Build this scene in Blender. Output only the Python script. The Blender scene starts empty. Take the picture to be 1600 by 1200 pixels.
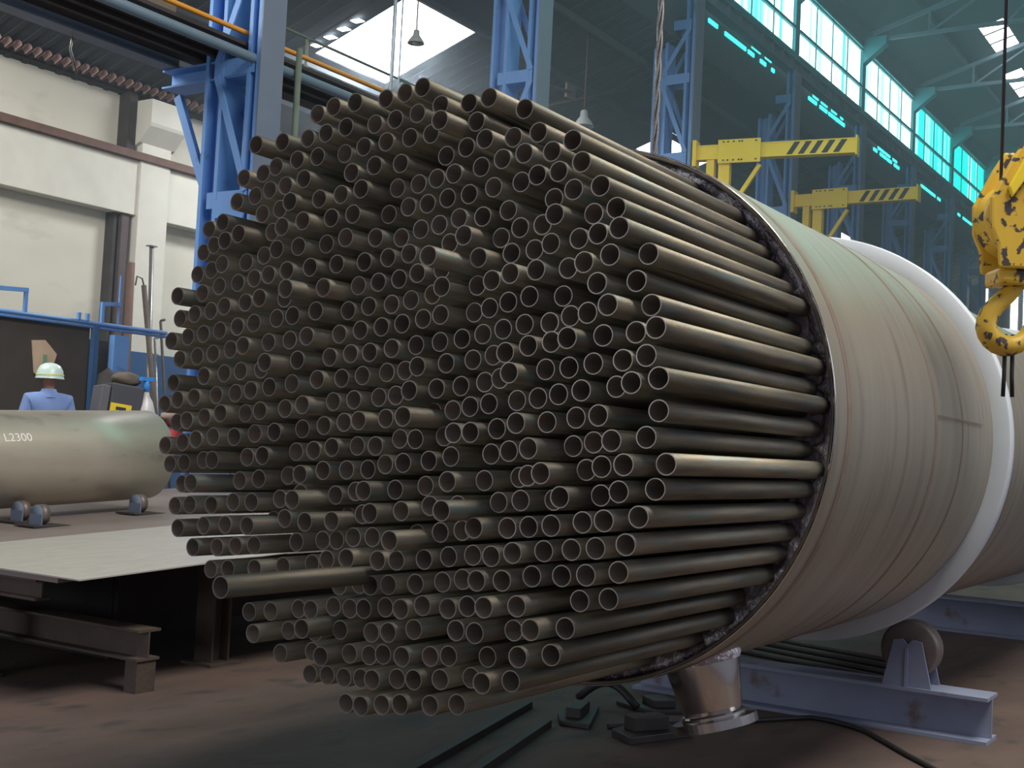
import bpy, bmesh, math, random
from mathutils import Vector, Matrix
random.seed(7)
S = bpy.context.scene
COL = S.collection
PI = math.pi

EXPOSURE = 0.12; WORLD = 0.26; GLAZE = 1.7; SKYL = 6.0; HAZE = 0.012
# ------------------------------------------------------------------ camera
# world: X along the hall (and the vessel axis), Y to the left, Z up, camera above the origin
F_PX = 1950.0
cam_d = bpy.data.cameras.new('camera'); cam = bpy.data.objects.new('camera', cam_d); COL.objects.link(cam)
Rm = [[0.5383020208446585, -0.8412752361336738, 0.049868942467110954],
      [-0.07105586675149493, 0.013656305685831985, 0.997378849342219],
      [-0.8397511525176673, -0.5404345310796177, -0.052426324132091015]]   # world -> camera
R3 = Matrix(Rm)
M4 = R3.transposed().to_4x4(); M4.translation = Vector((0, 0, 1.51))
cam.matrix_world = M4
cam_d.sensor_width = 36.0; cam_d.lens = 36.0 * F_PX / 1600.0
cam_d.clip_start = 0.05; cam_d.clip_end = 300
S.camera = cam

# ------------------------------------------------------------------ world, light, exposure
S.view_settings.view_transform = 'Standard'; S.view_settings.look = 'None'
S.view_settings.gamma = 1.0; S.view_settings.use_curve_mapping = False
S.view_settings.exposure = EXPOSURE
w = bpy.data.worlds.new('world'); S.world = w; w.use_nodes = True
w.node_tree.nodes['Background'].inputs[0].default_value = (0.62, 0.66, 0.86, 1)
w.node_tree.nodes['Background'].inputs[1].default_value = WORLD
def area(name, loc, size, power, color, target=None, rot=None, sy=None):
    l = bpy.data.lights.new(name, 'AREA'); l.energy = power; l.color = color
    l.shape = 'RECTANGLE'; l.size = size; l.size_y = sy or size
    o = bpy.data.objects.new(name, l); COL.objects.link(o); o.location = loc
    if target is not None: o.rotation_euler = (Vector(target) - Vector(loc)).to_track_quat('-Z', 'Y').to_euler()
    elif rot: o.rotation_euler = rot
    return o
area('main_roof_skylight_light', (5.2, -2.2, 12.8), 10.0, 1900, (1.0, 0.94, 0.84), target=(4.5, 1.8, 1.0), sy=4.0)
area('aisle_skylight_light', (5.5, 12.6, 7.2), 4.0, 430, (1.0, 0.97, 0.9), target=(9.0, 14.5, 2.5), sy=2.0)
area('aisle_skylight_light', (15.9, 12.9, 7.9), 1.6, 350, (0.95, 0.98, 1.0), target=(15.5, 12.5, 0), sy=1.8)
area('rear_fill_light', (-9.0, 6.0, 3.0), 6.0, 300, (0.95, 0.97, 1.0), target=(7, 8.0, 2.5), sy=4.0)  # fill lamp added behind the camera for the column fronts and left wall
area('side_fill_light', (9.0, -9.0, 5.5), 5.0, 220, (0.86, 0.9, 1.0), target=(8.0, 1.5, .6), sy=4.0)  # fill lamp added on the right to brighten the ring, roller stand and floor
area('clerestory_light', (16, 9.2, 11.2), 34.0, 620, (0.28, 1.0, 0.90), target=(10, 0.0, 1.0), sy=1.6)

# ------------------------------------------------------------------ materials
def mat(name, base, rough=0.6, metal=0.0, c2=None, scale=4.0, amount=0.5, bump=0.0, bscale=30.0, emis=None, estr=0.0,
        coord='Object', stretch=(1, 1, 1), c3=None, scale3=1.0, thr3=(0.55, 0.62), spec=0.5, rvar=0.0):
    m = bpy.data.materials.new(name); m.use_nodes = True
    nt = m.node_tree; N = nt.nodes; L = nt.links; b = N['Principled BSDF']
    b.inputs['Base Color'].default_value = (*base, 1); b.inputs['Roughness'].default_value = rough
    b.inputs['Metallic'].default_value = metal; b.inputs['Specular IOR Level'].default_value = spec
    tc = N.new('ShaderNodeTexCoord'); mp = N.new('ShaderNodeMapping'); L.new(tc.outputs[coord], mp.inputs[0])
    mp.inputs['Scale'].default_value = stretch
    col = None
    if c2:
        n = N.new('ShaderNodeTexNoise'); n.inputs['Scale'].default_value = scale; n.inputs['Detail'].default_value = 6
        L.new(mp.outputs[0], n.inputs['Vector'])
        r = N.new('ShaderNodeValToRGB'); r.color_ramp.elements[0].position = 0.5 - amount / 2; r.color_ramp.elements[1].position = 0.5 + amount / 2
        r.color_ramp.elements[0].color = (*base, 1); r.color_ramp.elements[1].color = (*c2, 1)
        L.new(n.outputs[0], r.inputs[0]); col = r.outputs[0]
        if rvar:
            mr = N.new('ShaderNodeMapRange'); mr.inputs[3].default_value = rough - rvar; mr.inputs[4].default_value = rough + rvar
            L.new(n.outputs[0], mr.inputs[0]); L.new(mr.outputs[0], b.inputs['Roughness'])
    if c3:
        n3 = N.new('ShaderNodeTexNoise'); n3.inputs['Scale'].default_value = scale3; n3.inputs['Detail'].default_value = 8
        L.new(mp.outputs[0], n3.inputs['Vector'])
        r3 = N.new('ShaderNodeValToRGB'); r3.color_ramp.elements[0].position = thr3[0]; r3.color_ramp.elements[1].position = thr3[1]
        r3.color_ramp.elements[0].color = (0, 0, 0, 1); r3.color_ramp.elements[1].color = (1, 1, 1, 1)
        L.new(n3.outputs[0], r3.inputs[0])
        mx = N.new('ShaderNodeMixRGB'); L.new(r3.outputs[0], mx.inputs[0])
        if col: L.new(col, mx.inputs[1])
        else: mx.inputs[1].default_value = (*base, 1)
        mx.inputs[2].default_value = (*c3, 1); col = mx.outputs[0]
    if col: L.new(col, b.inputs['Base Color'])
    if bump:
        nb = N.new('ShaderNodeTexNoise'); nb.inputs['Scale'].default_value = bscale; nb.inputs['Detail'].default_value = 4
        L.new(mp.outputs[0], nb.inputs['Vector'])
        bp = N.new('ShaderNodeBump'); bp.inputs['Strength'].default_value = bump; bp.inputs['Distance'].default_value = 0.02
        L.new(nb.outputs[0], bp.inputs['Height']); L.new(bp.outputs[0], b.inputs['Normal'])
    if emis:
        b.inputs['Emission Color'].default_value = (*emis, 1); b.inputs['Emission Strength'].default_value = estr
    return m
def tube_mat(name, wall, tan, rust_sheen, rough, metal):
    m = mat(name, wall, rough, metal, c2=tan, scale=2.5, amount=0.35, bump=0.15, bscale=60, stretch=(1.2, 14, 14),
            c3=rust_sheen, scale3=3.0, thr3=(0.52, 0.7), rvar=0.08)
    nt = m.node_tree; N = nt.nodes; L = nt.links; b = N['Principled BSDF']
    oi = N.new('ShaderNodeObjectInfo')
    mp = [n for n in N if n.type == 'MAPPING'][0]
    mul = N.new('ShaderNodeVectorMath'); mul.operation = 'SCALE'; mul.inputs[3].default_value = 40
    cb = N.new('ShaderNodeCombineXYZ')
    for i in range(3): L.new(oi.outputs['Random'], cb.inputs[i])
    L.new(cb.outputs[0], mul.inputs[0]); L.new(mul.outputs[0], mp.inputs['Location'])
    src = b.inputs['Base Color'].links[0].from_socket
    hs = N.new('ShaderNodeHueSaturation'); mr = N.new('ShaderNodeMapRange')
    mr.inputs[3].default_value = 0.7; mr.inputs[4].default_value = 1.35
    L.new(oi.outputs['Random'], mr.inputs[0]); L.new(mr.outputs[0], hs.inputs['Value']); L.new(src, hs.inputs['Color'])
    L.new(hs.outputs[0], b.inputs['Base Color'])
    return m
M = {}
M['tube'] = tube_mat('mill_scaled_tube_steel', (0.12, 0.108, 0.09), (0.225, 0.195, 0.135), (0.13, 0.165, 0.145), 0.44, 0.6)  # teal bands put the olive-teal sheen into the tube colour
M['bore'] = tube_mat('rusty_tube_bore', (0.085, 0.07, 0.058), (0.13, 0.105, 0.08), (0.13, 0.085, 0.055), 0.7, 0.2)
M['cut'] = mat('cut_tube_end', (0.30, 0.28, 0.26), 0.4, 0.7, c2=(0.15, 0.13, 0.11), scale=9)
M['shell'] = mat('rolled_stainless_shell', (0.38, 0.35, 0.29), 0.45, 0.5, c2=(0.30, 0.27, 0.225), scale=1.6, amount=0.5, bump=0.05, bscale=3,
                 stretch=(4.0, 0.4, 0.4), c3=(0.21, 0.175, 0.145), scale3=2.6, thr3=(0.55, 0.82), rvar=0.08)
M['sheet'] = mat('ground_tubesheet', (0.27, 0.235, 0.26), 0.42, 0.6, c2=(0.38, 0.33, 0.36), scale=7, bump=0.5, bscale=22, rvar=0.12)
M['weld'] = mat('bright_weld', (0.32, 0.285, 0.31), 0.35, 0.7, c2=(0.40, 0.36, 0.39), scale=14, bump=0.7, bscale=40, c3=(0.9, 0.88, 0.92), scale3=6, thr3=(0.50, 0.56))
M['seam'] = mat('brown_heat_tint', (0.20, 0.145, 0.11), 0.55, 0.4, c2=(0.3, 0.24, 0.19), scale=8)
M['ring'] = mat('white_painted_ring', (0.64, 0.70, 0.74), 0.5, c2=(0.56, 0.62, 0.67), scale=3)
M['polish'] = mat('polished_stainless', (0.66, 0.62, 0.57), 0.16, 1.0, c2=(0.5, 0.46, 0.42), scale=5, rvar=0.06, bump=0.05, bscale=10)
M['stainless'] = mat('brushed_stainless', (0.52, 0.48, 0.40), 0.40, 0.5, c2=(0.44, 0.40, 0.34), scale=2.0, amount=0.4, stretch=(1, 1, 3),
                     c3=(0.27, 0.24, 0.21), scale3=2.6, thr3=(0.6, 0.78), rvar=0.06)
M['chalk'] = mat('white_chalk', (0.85, 0.85, 0.82), 0.9)
M['rollergrey'] = mat('grey_blue_roller_paint', (0.27, 0.31, 0.43), 0.55, c2=(0.21, 0.24, 0.34), scale=3, c3=(0.16, 0.12, 0.11), scale3=5, thr3=(0.6, 0.72))
M['steelrust'] = mat('brown_rusty_steel', (0.075, 0.058, 0.05), 0.7, 0.3, c2=(0.11, 0.085, 0.07), scale=6, bump=0.2)
M['wheel'] = mat('worn_wheel_steel', (0.16, 0.13, 0.12), 0.5, 0.5, c2=(0.24, 0.2, 0.18), scale=6)
M['blue'] = mat('light_blue_structural_paint', (0.13, 0.30, 0.66), 0.5, c2=(0.10, 0.245, 0.56), scale=2.0, c3=(0.10, 0.15, 0.26), scale3=4, thr3=(0.64, 0.76))
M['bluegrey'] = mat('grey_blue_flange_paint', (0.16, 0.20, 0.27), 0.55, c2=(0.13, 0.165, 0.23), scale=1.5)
M['girder'] = mat('dusty_blue_girder_paint', (0.10, 0.17, 0.23), 0.6, c2=(0.14, 0.2, 0.25), scale=2)
M['yellow'] = mat('yellow_crane_paint', (0.95, 0.72, 0.04), 0.45, c2=(0.88, 0.64, 0.04), scale=3, c3=(0.25, 0.19, 0.06), scale3=9, thr3=(0.72, 0.78))
M['yellowworn'] = mat('chipped_yellow_paint', (0.80, 0.52, 0.05), 0.45, c2=(0.68, 0.43, 0.05), scale=4, c3=(0.07, 0.06, 0.06), scale3=19, thr3=(0.56, 0.60), coord='Object')
M['black'] = mat('black_paint', (0.02, 0.025, 0.03), 0.5)
M['dark'] = mat('dark_matte', (0.03, 0.026, 0.026), 0.8, c2=(0.05, 0.045, 0.045), scale=3)
M['wallp'] = mat('cream_wall_plaster', (0.62, 0.61, 0.53), 0.85, c2=(0.55, 0.54, 0.46), scale=1.2, c3=(0.42, 0.41, 0.36), scale3=1.8, thr3=(0.6, 0.85), stretch=(0.6, 1, 1.4))
M['pilaster'] = mat('pale_pilaster_paint', (0.66, 0.66, 0.58), 0.85, c2=(0.58, 0.57, 0.52), scale=2.5)
M['bluedado'] = mat('dark_blue_dado_paint', (0.03, 0.10, 0.24), 0.6, c2=(0.025, 0.08, 0.19), scale=3)
M['brownbeam'] = mat('red_brown_primer', (0.10, 0.055, 0.045), 0.7, c2=(0.15, 0.08, 0.06), scale=8)
M['jamb'] = mat('dark_purple_jamb', (0.07, 0.055, 0.06), 0.7, c2=(0.10, 0.075, 0.08), scale=6)
M['tile'] = mat('pinkish_roof_tile', (0.40, 0.27, 0.26), 0.8, c2=(0.30, 0.2, 0.19), scale=5)
M['roofdark'] = mat('dark_corrugated_roof', (0.040, 0.052, 0.062), 0.8, c2=(0.055, 0.07, 0.082), scale=2, bump=0.0)
M['floor'] = mat('dirty_concrete_floor', (0.125, 0.085, 0.07), 0.75, c2=(0.07, 0.05, 0.045), scale=1.1, bump=0.35, bscale=7,
                 c3=(0.04, 0.037, 0.038), scale3=2.6, thr3=(0.56, 0.74), rvar=0.1, stretch=(1, 1.8, 1))
M['tabletop'] = mat('brownish_surface_plate', (0.24, 0.20, 0.185), 0.5, 0.3, c2=(0.30, 0.25, 0.23), scale=3, c3=(0.42, 0.22, 0.12), scale3=1.3, thr3=(0.68, 0.74))
M['plate'] = mat('pale_steel_sheet', (0.60, 0.58, 0.54), 0.4, 0.25, c2=(0.5, 0.48, 0.44), scale=4, stretch=(1, 3, 1), rvar=0.08)
M['orange'] = mat('orange_handrail_paint', (0.70, 0.30, 0.03), 0.5)
M['pipeg'] = mat('dull_green_pipe_paint', (0.16, 0.20, 0.15), 0.5, c2=(0.12, 0.15, 0.12), scale=8)
M['galv'] = mat('galvanised_pipe', (0.35, 0.42, 0.5), 0.4, 0.5)
M['wood'] = mat('dusty_wooden_crate', (0.16, 0.13, 0.10), 0.85, c2=(0.2, 0.17, 0.13), scale=8)
M['rope'] = mat('wire_rope_steel', (0.34, 0.33, 0.32), 0.4, 0.7, c2=(0.2, 0.19, 0.19), scale=60)
M['lamp'] = mat('grey_enamel_shade', (0.30, 0.32, 0.33), 0.5)
M['cloth'] = mat('light_blue_work_shirt', (0.20, 0.31, 0.60), 0.9, c2=(0.17, 0.26, 0.52), scale=8)
M['trouser'] = mat('dark_work_trousers', (0.04, 0.05, 0.08), 0.9)
M['skin'] = mat('skin', (0.30, 0.15, 0.10), 0.6)
M['helmet'] = mat('white_green_helmet', (0.55, 0.72, 0.68), 0.3)
M['helmetb'] = mat('yellow_helmet_band', (0.75, 0.70, 0.25), 0.4)
M['cabinet'] = mat('dark_board', (0.045, 0.038, 0.034), 0.7, c2=(0.06, 0.05, 0.045), scale=3)
M['paper'] = mat('torn_pinkish_paper', (0.50, 0.36, 0.25), 0.9, c2=(0.58, 0.44, 0.32), scale=6)
M['gpatch'] = mat('green_print', (0.16, 0.33, 0.2), 0.9)
M['bin'] = mat('dark_grey_plastic', (0.055, 0.058, 0.07), 0.5)
M['lid'] = mat('grey_box_side', (0.12, 0.12, 0.14), 0.6)
M['ylabel'] = mat('yellow_label', (0.85, 0.62, 0.02), 0.6)
M['rag'] = mat('brown_rag', (0.15, 0.125, 0.09), 0.95, c2=(0.09, 0.075, 0.06), scale=9)
M['white'] = mat('white_enamel', (0.68, 0.68, 0.68), 0.3, c2=(0.5, 0.48, 0.42), scale=5)
M['bvalve'] = mat('bright_blue_valve', (0.05, 0.30, 0.80), 0.4)
M['sack'] = mat('beige_sack', (0.42, 0.33, 0.25), 0.9, c2=(0.33, 0.26, 0.2), scale=6)
M['red'] = mat('red_cloth', (0.85, 0.10, 0.09), 0.8)
M['pink'] = mat('pink_tape', (0.85, 0.15, 0.22), 0.7)
M['rubber'] = mat('black_rubber', (0.02, 0.02, 0.022), 0.6)
M['scrap'] = mat('dark_scrap_steel', (0.035, 0.033, 0.035), 0.6, 0.4, c2=(0.07, 0.06, 0.055), scale=5)

def glazing(name, far):
    m = bpy.data.materials.new(name); m.use_nodes = True; nt = m.node_tree; N = nt.nodes; L = nt.links
    b = N['Principled BSDF']; b.inputs['Base Color'].default_value = (0.05, 0.5, 0.45, 1); b.inputs['Roughness'].default_value = 0.5
    g = N.new('ShaderNodeNewGeometry'); mp = N.new('ShaderNodeMapping'); L.new(g.outputs['Position'], mp.inputs[0])
    mp.inputs['Scale'].default_value = (2.2, 0.01, 0.03)
    n = N.new('ShaderNodeTexNoise'); n.inputs['Scale'].default_value = 1.0; n.inputs['Detail'].default_value = 3; L.new(mp.outputs[0], n.inputs['Vector'])
    r = N.new('ShaderNodeValToRGB'); e = r.color_ramp.elements
    if far: e[0].position = 0.50; e[1].position = 0.72; e[0].color = (0.0, 0.72, 0.66, 1); e[1].color = (0.62, 1.25, 1.2, 1)
    else:   e[0].position = 0.36; e[1].position = 0.56; e[0].color = (0.08, 0.95, 0.9, 1); e[1].color = (1.15, 1.5, 1.5, 1)
    L.new(n.outputs[0], r.inputs[0]); L.new(r.outputs[0], b.inputs['Emission Color']); b.inputs['Emission Strength'].default_value = GLAZE
    return m
M['wpost'] = mat('teal_post_flare_glow', (0.03, 0.32, 0.36), 0.6, c2=(0.03, 0.26, 0.30), scale=3)  # brighter teal paints the window flare onto posts, brackets and frames
M['glaze'] = glazing('teal_translucent_sheet', False); M['glazefar'] = glazing('deep_teal_translucent_sheet', True)
M['slit'] = mat('cyan_daylight_gap', (0.1, 0.6, 0.6), 0.5, emis=(0.05, 0.95, 0.9), estr=GLAZE)
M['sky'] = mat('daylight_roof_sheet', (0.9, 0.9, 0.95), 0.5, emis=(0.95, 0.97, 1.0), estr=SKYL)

# ------------------------------------------------------------------ mesh helpers
class MB:
    def __init__(self): self.v = []; self.f = []; self.mi = []; self.sm = []
    def add(self, vs, fs, mi=0, smooth=False, T=None):
        o = len(self.v)
        for p in vs:
            p = Vector(p)
            if T is not None: p = T @ p
            self.v.append(p)
        for f in fs: self.f.append([o + i for i in f]); self.mi.append(mi); self.sm.append(smooth)
        return self
    def box(self, a, b, mi=0, T=None):
        (x0, y0, z0), (x1, y1, z1) = a, b
        vs = [(x0,y0,z0),(x1,y0,z0),(x1,y1,z0),(x0,y1,z0),(x0,y0,z1),(x1,y0,z1),(x1,y1,z1),(x0,y1,z1)]
        return self.add(vs, [(0,3,2,1),(4,5,6,7),(0,1,5,4),(1,2,6,5),(2,3,7,6),(3,0,4,7)], mi, False, T)
    def bar(self, p, q, w, h, up=(0, 0, 1), mi=0):
        p, q = Vector(p), Vector(q); d = (q - p); L = d.length; d.normalize(); up = Vector(up)
        s = d.cross(up)
        if s.length < 1e-4: s = d.cross(Vector((1, 0, 0)))
        s.normalize(); u = s.cross(d).normalized()
        T = Matrix((( d.x, s.x, u.x, p.x), (d.y, s.y, u.y, p.y), (d.z, s.z, u.z, p.z), (0, 0, 0, 1)))
        return self.box((0, -w/2, -h/2), (L, w/2, h/2), mi, T)
    def tube(self, pts, r, n=10, mi=0, cap=True, rs=None):
        pts = [Vector(p) for p in pts]; rings = []; vs = []
        pu = None
        for i, p in enumerate(pts):
            d = (pts[min(i+1, len(pts)-1)] - pts[max(i-1, 0)]).normalized()
            a = pu if pu is not None else (Vector((0, 0, 1)) if abs(d.z) < 0.9 else Vector((1, 0, 0)))
            s = d.cross(a).normalized(); u = s.cross(d).normalized(); pu = u
            rr = rs[i] if rs else r
            for k in range(n):
                t = 2*PI*k/n; vs.append(p + (s*math.cos(t) + u*math.sin(t))*rr)
        fs = []
        for i in range(len(pts)-1):
            for k in range(n): fs.append((i*n+k, i*n+(k+1) % n, (i+1)*n+(k+1) % n, (i+1)*n+k))
        self.add(vs, fs, mi, True)
        if cap: self.add(vs[:n], [tuple(reversed(range(n)))], mi); self.add(vs[-n:], [tuple(range(n))], mi)
        return self
    def lathe(self, prof, n=32, mi=0, T=None, smooth=True, close=False, mis=None):
        vs = []; m = len(prof)          # prof: (radius, height) about the local z axis
        for k in range(n):
            t = 2*PI*k/n
            for r, z in prof: vs.append((r*math.cos(t), r*math.sin(t), z))
        rng = range(m if close else m-1)
        for i in rng:
            j = (i+1) % m
            fs = [(k*m+i, ((k+1) % n)*m+i, ((k+1) % n)*m+j, k*m+j) for k in range(n)]
            self.add(vs if i == 0 else [], [], 0, False, T) if False else None
            self._l = getattr(self, '_l', None)
            if i == 0: base = len(self.v); self.add(vs, [], 0, False, T)
            for f in fs:
                self.f.append([base + q for q in f]); self.mi.append(mis[i] if mis else mi); self.sm.append(smooth)
        return self
    def prism(self, poly, h0, h1, mi=0, T=None):
        n = len(poly); vs = [(x, y, h0) for x, y in poly] + [(x, y, h1) for x, y in poly]
        fs = [tuple(reversed(range(n))), tuple(range(n, 2*n))] + [(i, (i+1) % n, n+(i+1) % n, n+i) for i in range(n)]
        return self.add(vs, fs, mi, False, T)
    def ibeam(self, p, q, w, h, tf=0.015, tw=0.012, up=(0, 0, 1), mi=0):
        p, q = Vector(p), Vector(q); d = (q-p).normalized(); up = Vector(up); s = d.cross(up).normalized(); u = s.cross(d).normalized()
        for k in (1, -1):
            self.bar(p + u*(h/2-tf/2)*k, q + u*(h/2-tf/2)*k, w, tf, up, mi)
        self.bar(p, q, tw, h-2*tf, up, mi)
        return self
    def build(self, name, mats, parent=None, loc=None, bevel=0.0, fixn=True):
        me = bpy.data.meshes.new(name)
        off = Vector(loc) if loc is not None else Vector((0, 0, 0))
        if parent is not None and loc is None:
            off = Vector((0, 0, 0)); q_ = parent
            while q_ is not None: off += q_.location; q_ = q_.parent
        me.from_pydata([v - off for v in self.v], [], self.f)
        for m_ in (mats if isinstance(mats, (list, tuple)) else [mats]): me.materials.append(m_)
        for p_, a, b in zip(me.polygons, self.mi, self.sm): p_.material_index = a; p_.use_smooth = b
        if fixn:
            bm = bmesh.new(); bm.from_mesh(me); bmesh.ops.remove_doubles(bm, verts=bm.verts, dist=1e-5); bmesh.ops.recalc_face_normals(bm, faces=bm.faces); bm.to_mesh(me); bm.free()
        o = bpy.data.objects.new(name, me); COL.objects.link(o)
        if parent is not None:
            o.parent = parent
            if loc is not None: o.location = off - parent.location
        else: o.location = off
        if bevel:
            bv = o.modifiers.new('bevel', 'BEVEL'); bv.width = bevel; bv.segments = 2; bv.limit_method = 'ANGLE'
        return o
def tag(o, label=None, cat=None, group=None, kind=None):
    if label: o['label'] = label
    if cat: o['category'] = cat
    if group: o['group'] = group
    if kind: o['kind'] = kind
    return o
def empty(name, loc, label, cat, group=None):
    o = bpy.data.objects.new(name, None); COL.objects.link(o); o.location = loc; o.empty_display_size = 0.1
    return tag(o, label, cat, group)
def copy_tree(o, parent=None):
    c = o.copy(); COL.objects.link(c)
    if parent is not None: c.parent = parent
    for ch in list(o.children): copy_tree(ch, c)
    return c
def rotX():   # local z -> world x
    return Matrix(((0, 0, 1, 0), (1, 0, 0, 0), (0, 1, 0, 0), (0, 0, 0, 1)))
def axis_T(p, d):
    d = Vector(d).normalized(); a = Vector((0, 0, 1)) if abs(d.z) < 0.9 else Vector((1, 0, 0)); s = a.cross(d).normalized(); u = d.cross(s)
    return Matrix(((s.x, u.x, d.x, p[0]), (s.y, u.y, d.y, p[1]), (s.z, u.z, d.z, p[2]), (0, 0, 0, 1)))
def struct(mb, name, mats, **k): return tag(mb.build(name, mats, **k), kind='structure')

# ------------------------------------------------------------------ the setting
COLX = [9.67, 15.2, 20.5, 25.65, 30.4, 35.1, 39.6, 44.3]
XE = 50.0
struct(MB().box((-8, -12, -0.1), (XE, 16.6, 0)), 'floor', M['floor'])
# left wall: dado, door recesses, beam band, upper panels, pilasters are trims of their own
w_ = MB()
w_.box((-4, 16.3, 0), (XE, 16.6, 7.1), 0)
struct(w_, 'wall_left', M['wallp'])
w_ = MB(); w_.box((-4, 16.0, 4.97), (XE, 16.3, 5.86), 0)
struct(w_, 'trim_1', M['pilaster'], bevel=0.01)
w_ = MB(); w_.box((-4, 15.9, 5.86), (XE, 16.3, 5.98)); struct(w_, 'trim_2', M['brownbeam'])
w_ = MB(); w_.box((-4, 16.15, 6.95), (XE, 16.3, 7.1)); struct(w_, 'trim_3', M['dark'])
struct(MB().box((14.03, 16.15, 0), (XE, 16.3, 2.78)), 'baseboard_left', M['bluedado'])
struct(MB().box((-4, 16.2, 0), (13.2, 16.3, 1.1)), 'baseboard_left', M['bluedado'])
n_t = 4
for k, x in enumerate([2.7, 8.1, 13.43, 18.7, 24.0, 29.3]):
    if abs(x - 8.1) < .2: continue
    p = MB().box((x, 15.95, 2.78 if x > 9 else 0), (x+0.6, 16.3, 6.2)).box((x, 15.95, 0), (x+0.6, 16.3, 2.78), 1)
    p.prism([(15.7, 6.83), (16.3, 6.83), (16.3, 6.0), (15.95, 6.15), (15.72, 6.4), (15.7, 6.45)], x-0.07, x+0.67, 0, T=Matrix(((0,0,1,0),(1,0,0,0),(0,1,0,0),(0,0,0,1))))
    struct(p, 'trim_%d' % n_t, [M['pilaster'], M['bluedado']]); n_t += 1
# dark jambs / pipes beside the pilaster
struct(MB().box((13.2, 16.05, 5.98), (13.36, 16.3, 7.0)), 'trim_%d' % n_t, M['dark']); n_t += 1
j = MB().box((13.08, 16.1, 1.1), (13.14, 16.3, 4.97), 0).box((13.2, 16.05, 0), (13.34, 16.3, 4.97), 1)
struct(j, 'trim_%d' % n_t, [M['dark'], M['jamb']]); n_t += 1
# aisle roof, with a tiled eave: corrugated, dark, sloping up to the column row
EZ = 7.03
def aisle_z(y): return EZ + (16 - y)*0.35
skies = [(15.0, 16.85, 11.9, 13.8), (24.1, 26.6, 11.75, 12.6), (36.0, 38.0, 11.9, 12.5), (50, 51, 12, 12.2)]
ar = MB()
def roof_strip(mb, x0, x1, y0, y1, t=0.05, mi=0, zf=aisle_z):
    vs = [(x0,y0,zf(y0)),(x1,y0,zf(y0)),(x1,y1,zf(y1)),(x0,y1,zf(y1))]
    mb.add(vs + [(a, b, c+t) for a, b, c in vs], [(0,1,2,3),(7,6,5,4),(0,4,5,1),(1,5,6,2),(2,6,7,3),(3,7,4,0)], mi)
xs = sorted(set([3.0, XE] + [s for q in skies[:3] for s in q[:2]]))
for a, b in zip(xs[:-1], xs[1:]):
    hit = [q for q in skies if q[0] <= a + .01 and q[1] >= b - .01]
    if hit:
        roof_strip(ar, a, b, 9.9, hit[0][2]); roof_strip(ar, a, b, hit[0][3], 16.4)
    else: roof_strip(ar, a, b, 9.9, 16.4)
x = 3.0
while x < XE - 1:      # corrugation ribs
    near = any(q[0]-.1 < x < q[1] for q in skies)
    if not near: ar.bar((x, 16.4, aisle_z(16.4)), (x, 9.9, aisle_z(9.9)), 0.09, 0.03)
    x += 0.3 if x < 22 else 0.6
for y in (10.6, 11.75, 13.95, 15.0):   # purlins
    ar.bar((3.0, y, aisle_z(y)-0.08), (XE, y, aisle_z(y)-0.08), 0.06, 0.12)
struct(ar, 'ceiling', M['roofdark'])
wn = 1
for q in skies[:3]:
    s = MB(); s.add([(q[0], q[2], aisle_z(q[2])+.02), (q[1], q[2], aisle_z(q[2])+.02), (q[1], q[3], aisle_z(q[3])+.02), (q[0], q[3], aisle_z(q[3])+.02)], [(0,1,2,3)])
    tag(s.build('window_%d' % wn, M['sky'], fixn=False), kind='structure'); wn += 1
# little daylight holes along the first skylight's left edge
s = MB()
for k in range(4):
    y = 12.75 + 0.27*k
    s.box((14.72, y-.09, aisle_z(y)-.05), (14.86, y+.09, aisle_z(y)-.04))
struct(s, 'window_%d' % wn, M['sky']); wn += 1
# eave tiles: a row of corrugated tile ends under the roof edge
e = MB(); x = 5.0
while x < 30:
    vs = []
    for yy, rr in ((15.98, .07), (15.80, .062)):
        for k in range(7):
            t = PI*k/6; vs.append((x + rr*math.cos(t), yy, aisle_z(yy) - .10 + rr*.95*math.sin(t)))
    e.add(vs, [(k, k+1, k+8, k+7) for k in range(6)], 0, True)
    x += 0.17
struct(e, 'trim_%d' % n_t, M['tile']); n_t += 1
# main hall roof: slope from the clerestory up to a ridge, skylight sheets let in
def main_z(y): return 12.5 + (9.5 - abs(y))*0.30
mr_ = MB()
msk = [(33.3, 35.6, 6.9, 7.5), (37.4, 40, 7.2, 7.7)]
def strip(x0, x1, y0, y1): roof_strip(mr_, x0, x1, y0, y1, 0.05, 0, main_z)
xs = [7.0, 33.3, 35.6, 37.4, 40.0, XE]
for a, b in zip(xs[:-1], xs[1:]):
    hit = [q for q in msk if q[0] <= a+.01 and q[1] >= b-.01]
    if hit: strip(a, b, hit[0][3], 9.9); strip(a, b, 0, hit[0][2])
    else: strip(a, b, 0, 9.9)
    strip(a, b, -12, 0)
for y in (8.2, 6.2, 4.4, 2.6, 0.8): mr_.bar((7.0, y, main_z(y)-.08), (XE, y, main_z(y)-.08), 0.06, 0.14)
struct(mr_, 'ceiling', M['roofdark'])
for q in msk:
    for k in range(3):
        a = q[0] + (q[1]-q[0])*k/3; b = a + (q[1]-q[0])/3 - .12
        s = MB(); s.add([(a, q[2], main_z(q[2])+.02), (b, q[2], main_z(q[2])+.02), (b, q[3], main_z(q[3])+.02), (a, q[3], main_z(q[3])+.02)], [(0,1,2,3)])
        tag(s.build('window_%d' % wn, M['sky'], fixn=False), kind='structure'); wn += 1
struct(MB().box((XE, -12, 0), (XE+.3, 16.6, 16)), 'wall_back', M['roofdark'])
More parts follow.
